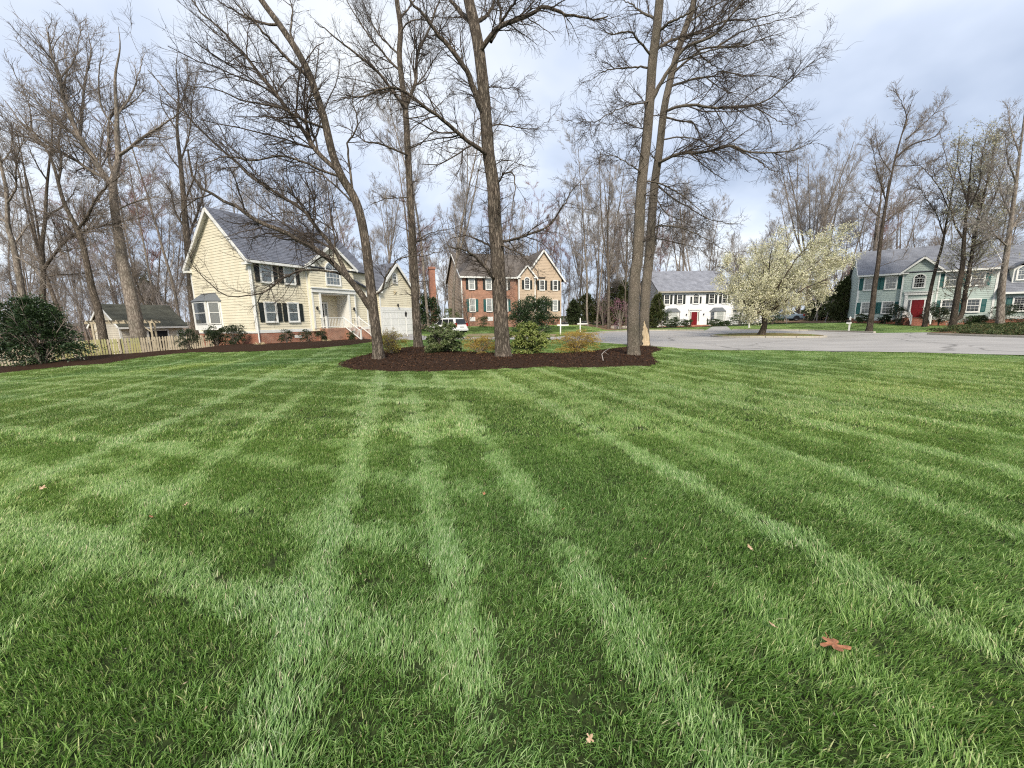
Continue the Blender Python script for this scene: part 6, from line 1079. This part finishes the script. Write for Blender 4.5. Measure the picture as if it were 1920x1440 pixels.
def stripe(x, y):
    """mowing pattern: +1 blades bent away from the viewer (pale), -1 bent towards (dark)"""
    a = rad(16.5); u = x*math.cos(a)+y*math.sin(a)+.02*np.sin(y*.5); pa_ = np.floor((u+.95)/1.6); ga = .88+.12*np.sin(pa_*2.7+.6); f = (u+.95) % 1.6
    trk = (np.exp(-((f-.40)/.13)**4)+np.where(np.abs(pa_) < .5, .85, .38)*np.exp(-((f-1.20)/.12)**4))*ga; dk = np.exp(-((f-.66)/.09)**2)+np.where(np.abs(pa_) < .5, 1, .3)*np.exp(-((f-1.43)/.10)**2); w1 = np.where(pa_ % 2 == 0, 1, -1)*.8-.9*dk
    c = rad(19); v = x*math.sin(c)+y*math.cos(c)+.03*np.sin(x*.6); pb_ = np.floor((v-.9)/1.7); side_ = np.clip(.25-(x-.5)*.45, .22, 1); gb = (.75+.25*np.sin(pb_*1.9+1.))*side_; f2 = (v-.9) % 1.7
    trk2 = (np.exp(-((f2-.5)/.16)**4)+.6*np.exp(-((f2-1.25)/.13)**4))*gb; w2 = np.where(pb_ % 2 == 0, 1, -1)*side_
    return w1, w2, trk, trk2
def vnoise(x, y, s, seed):
    rg = np.random.default_rng(seed); g = rg.normal(size=(64, 64)); fx, fy = (x/s) % 64, (y/s) % 64; i, j = fx.astype(int) % 64, fy.astype(int) % 64; u, v = fx-np.floor(fx), fy-np.floor(fy); u = u*u*(3-2*u); v = v*v*(3-2*v); i1, j1 = (i+1) % 64, (j+1) % 64
    return g[i, j]*(1-u)*(1-v)+g[i1, j]*u*(1-v)+g[i, j1]*(1-u)*v+g[i1, j1]*u*v
def grass_field(name, label, X, Y, tufts, scale, seed, extra=None, mute=1.):
    rg = np.random.default_rng(seed); n = len(X); Z = gz(X, Y) if extra is None else extra
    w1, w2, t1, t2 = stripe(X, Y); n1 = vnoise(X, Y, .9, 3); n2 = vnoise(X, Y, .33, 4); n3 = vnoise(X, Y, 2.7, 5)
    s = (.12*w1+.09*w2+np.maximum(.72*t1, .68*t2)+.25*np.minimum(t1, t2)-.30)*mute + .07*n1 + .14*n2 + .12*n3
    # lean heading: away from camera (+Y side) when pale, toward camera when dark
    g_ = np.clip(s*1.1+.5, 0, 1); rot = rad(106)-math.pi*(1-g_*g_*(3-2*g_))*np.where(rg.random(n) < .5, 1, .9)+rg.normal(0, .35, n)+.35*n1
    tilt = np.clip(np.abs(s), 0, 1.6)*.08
    k = 1+.14*np.clip(s, -1.2, 1.6)  # light and shade of the bent stripes also painted into the tint
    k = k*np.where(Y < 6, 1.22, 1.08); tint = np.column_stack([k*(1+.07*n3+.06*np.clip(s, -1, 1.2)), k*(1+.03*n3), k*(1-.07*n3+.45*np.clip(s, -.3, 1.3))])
    pts = np.column_stack([X, Y, Z]); me = bpy.data.meshes.new(name); me.vertices.add(n); me.vertices.foreach_set('co', pts.astype(np.float32).ravel())
    A = me.attributes.new('rot', 'FLOAT_VECTOR', 'POINT'); A.data.foreach_set('vector', np.column_stack([np.zeros(n), tilt, rot]).astype(np.float32).ravel())
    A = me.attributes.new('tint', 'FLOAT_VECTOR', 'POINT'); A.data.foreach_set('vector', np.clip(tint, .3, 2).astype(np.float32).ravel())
    sc_ = scale*rg.uniform(.88, 1.12, n)*(1+.10*n2); A = me.attributes.new('scl', 'FLOAT_VECTOR', 'POINT'); A.data.foreach_set('vector', np.column_stack([sc_, sc_, sc_*(1+.10*n1)]).astype(np.float32).ravel())
    A = me.attributes.new('pick', 'INT', 'POINT'); A.data.foreach_set('value', rg.integers(len(tufts), size=n).astype(np.int32))
    o = link(name, me, kind='stuff', label=label); tr = bpy.data.node_groups.new(name, 'GeometryNodeTree'); tr.interface.new_socket('Geometry', in_out='INPUT', socket_type='NodeSocketGeometry'); tr.interface.new_socket('Geometry', in_out='OUTPUT', socket_type='NodeSocketGeometry')
    gi = tr.nodes.new('NodeGroupInput'); go = tr.nodes.new('NodeGroupOutput'); ip = tr.nodes.new('GeometryNodeInstanceOnPoints'); j = tr.nodes.new('GeometryNodeGeometryToInstance')
    for tt in reversed(tufts):
        oi = tr.nodes.new('GeometryNodeObjectInfo'); oi.inputs['Object'].default_value = tt; oi.inputs['As Instance'].default_value = False; tr.links.new(oi.outputs['Geometry'], j.inputs[0])
    def na(nm, ty): q_ = tr.nodes.new('GeometryNodeInputNamedAttribute'); q_.data_type = ty; q_.inputs['Name'].default_value = nm; return q_
    tr.links.new(gi.outputs[0], ip.inputs['Points']); tr.links.new(j.outputs[0], ip.inputs['Instance']); ip.inputs['Pick Instance'].default_value = True
    a_ = na('rot', 'FLOAT_VECTOR'); er = tr.nodes.new('FunctionNodeEulerToRotation'); tr.links.new(a_.outputs[0], er.inputs[0]); tr.links.new(er.outputs[0], ip.inputs['Rotation'])
    a_ = na('scl', 'FLOAT_VECTOR'); tr.links.new(a_.outputs[0], ip.inputs['Scale']); a_ = na('pick', 'INT'); tr.links.new(a_.outputs[0], ip.inputs['Instance Index']); tr.links.new(ip.outputs[0], go.inputs[0])
    md = o.modifiers.new('grass', 'NODES'); md.node_group = tr; return o
def grid(x0, x1, y0, y1, st, seed):
    rg = np.random.default_rng(seed); xs_, ys_ = np.meshgrid(np.arange(x0, x1, st), np.arange(y0, y1, st)); x = xs_.ravel()+rg.uniform(-.35, .35, xs_.size)*st; y = ys_.ravel()+rg.uniform(-.35, .35, xs_.size)*st; return x, y
NEAR = [hidden(tuft(900+i, .17, 290, 3, .045, .0046, .7)) for i in range(10)]
MID = [hidden(tuft(920+i, .24, 240, 2, .046, .0075, .8)) for i in range(6)]
FAR = [hidden(tuft(940+i, .42, 270, 1, .044, .014, .8)) for i in range(6)]
cvm = leafmat('ground_cover_leaf', [(.03, .05, .018), (.06, .085, .03), (.10, .12, .05), (.14, .10, .05)], .15, .6, .2); COVER = []
for i in range(4):
    rg = np.random.default_rng(700+i); n = 150; V, F = leaf_arrays(np.column_stack([rg.normal(size=n)*.18, rg.normal(size=n)*.18, rg.uniform(0, .10, n)]), np.column_stack([rg.normal(size=n), rg.normal(size=n), np.abs(rg.normal(size=n))]), .09, .05, rg); COVER.append(hidden(leaf_mesh('cover_clump', V, F, cvm)))
def blocked(x, y):
    xj, yj = x+.10*vnoise(x, y, .25, 8), y+.14*vnoise(x, y, .3, 9); return inpoly(bedpa, xj, yj) | inpoly(roadpa, x, y) | inpoly(bed2pa, x, y)
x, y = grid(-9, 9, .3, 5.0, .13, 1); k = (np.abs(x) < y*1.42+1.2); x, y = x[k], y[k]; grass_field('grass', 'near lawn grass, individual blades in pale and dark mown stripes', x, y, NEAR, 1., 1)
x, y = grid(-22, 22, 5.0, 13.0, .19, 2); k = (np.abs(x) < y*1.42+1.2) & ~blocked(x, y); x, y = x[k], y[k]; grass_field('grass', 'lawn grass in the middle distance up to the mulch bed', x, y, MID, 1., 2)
x, y = grid(-45, 58, 13.0, 52., .33, 3); k = (np.abs(x) < y*1.40+1.2) & ~blocked(x, y) & ~inpoly(woodpa, x, y) & ~inpoly(bankpa, x, y) & ~inpoly(vergepa, x, y) & ~inpoly(islpa, x, y)
def inhouse(x, y, O, th, a0, a1, b0, b1): c, s = math.cos(th), math.sin(th); u = (x-O[0])*c+(y-O[1])*s; v = -(x-O[0])*s+(y-O[1])*c; return (u > a0) & (u < a1) & (v > b0) & (v < b1)
k &= ~inhouse(x, y, (-17.6, 27), rad(62), -.3, 16, -.3, 9) & ~inhouse(x, y, (-17.6, 27), rad(62), 4.4, 8.1, -3.2, 0) & ~inhouse(x, y, (38.93, 44), rad(-35), -.2, 16, -1.5, 9) & ~inhouse(x, y, (-5.91, 48), rad(20), -.2, 13.6, -1, 9)
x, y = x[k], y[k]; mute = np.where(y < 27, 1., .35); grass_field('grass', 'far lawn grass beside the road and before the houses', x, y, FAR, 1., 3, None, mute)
# dry turf on the island
x, y = grid(ic[0]-5, ic[0]+5, ic[1]-5, ic[1]+5, .5, 5); k = inpoly(islpa, x, y) & (((x-ic[0])/ir[0])**2+((y-ic[1])/ir[1])**2 < .8); x, y = x[k], y[k]; grass_field('island_grass', 'short yellowish turf on the round road island', x, y, FAR, .6, 5, gz(x, y)+ROADZ+.13, .2)
# ground cover on the bank
x, y = grid(25, 60, 18, 40, .7, 6); k = inpoly(bankpa, x, y) & (np.random.default_rng(9).random(len(x)) < .85); x, y = x[k], y[k]; grass_field('ground_cover', 'dark ground cover plants along the right roadside bank', x, y, COVER, 1.6, 6, gz(x, y)+.12, .2)
# litter: tiny pale scraps of leaf and straw on lawn and mulch
rg = np.random.default_rng(31); n = 650; ly = 1.2+17*rg.random(n)**1.3; lx = rg.uniform(-1.35, 1.35, n)*ly; k = ~inpoly(roadpa, lx, ly); lx, ly = lx[k], ly[k]; nl = len(lx); inb = inpoly(bedpa, lx, ly)
V, F = leaf_arrays(np.column_stack([lx, ly, gz(lx, ly)+np.where(inb, .13, .036)+rg.uniform(0, .012, nl)]), np.column_stack([rg.normal(size=nl), rg.normal(size=nl), rg.normal(size=nl)*.3]), rg.uniform(.006, .022, nl), rg.uniform(.002, .009, nl), rg)
link('lawn_litter', leaf_mesh('lawn_litter', V, F, leafmat('litter_scraps', [(.42, .36, .24), (.30, .22, .14), (.50, .45, .33), (.24, .17, .10)], .2, .8, .1)), kind='stuff', label='tiny pale scraps of dry leaf and straw scattered over the lawn')
# mulch chips
rg = np.random.default_rng(12); n = 16000; bx = rg.uniform(bedpa[:, 0].min(), bedpa[:, 0].max(), n); by = rg.uniform(bedpa[:, 1].min(), bedpa[:, 1].max(), n); k = inpoly(bedpa, bx, by); bx, by = bx[k], by[k]
cm_ = leafmat('mulch_chips', [(.027, .014, .008), (.055, .028, .017), (.11, .06, .036), (.016, .009, .006)], .0, .9, .1)
dmin = np.array([np.hypot(bedpa[:, 0]-a, bedpa[:, 1]-b_).min() for a, b_ in zip(bx, by)]); V, F = leaf_arrays(np.column_stack([bx, by, gz(bx, by)+.02+.10*np.clip(dmin/1.2, 0, 1)**.6]), np.column_stack([rg.normal(size=len(bx)), rg.normal(size=len(bx)), np.abs(rg.normal(size=len(bx)))*.35]), rg.uniform(.04, .10, len(bx)), .028, rg)
link('mulch_chips', leaf_mesh('mulch_chips', V, F, cm_), kind='stuff', label='loose dark shredded mulch over the tree bed')
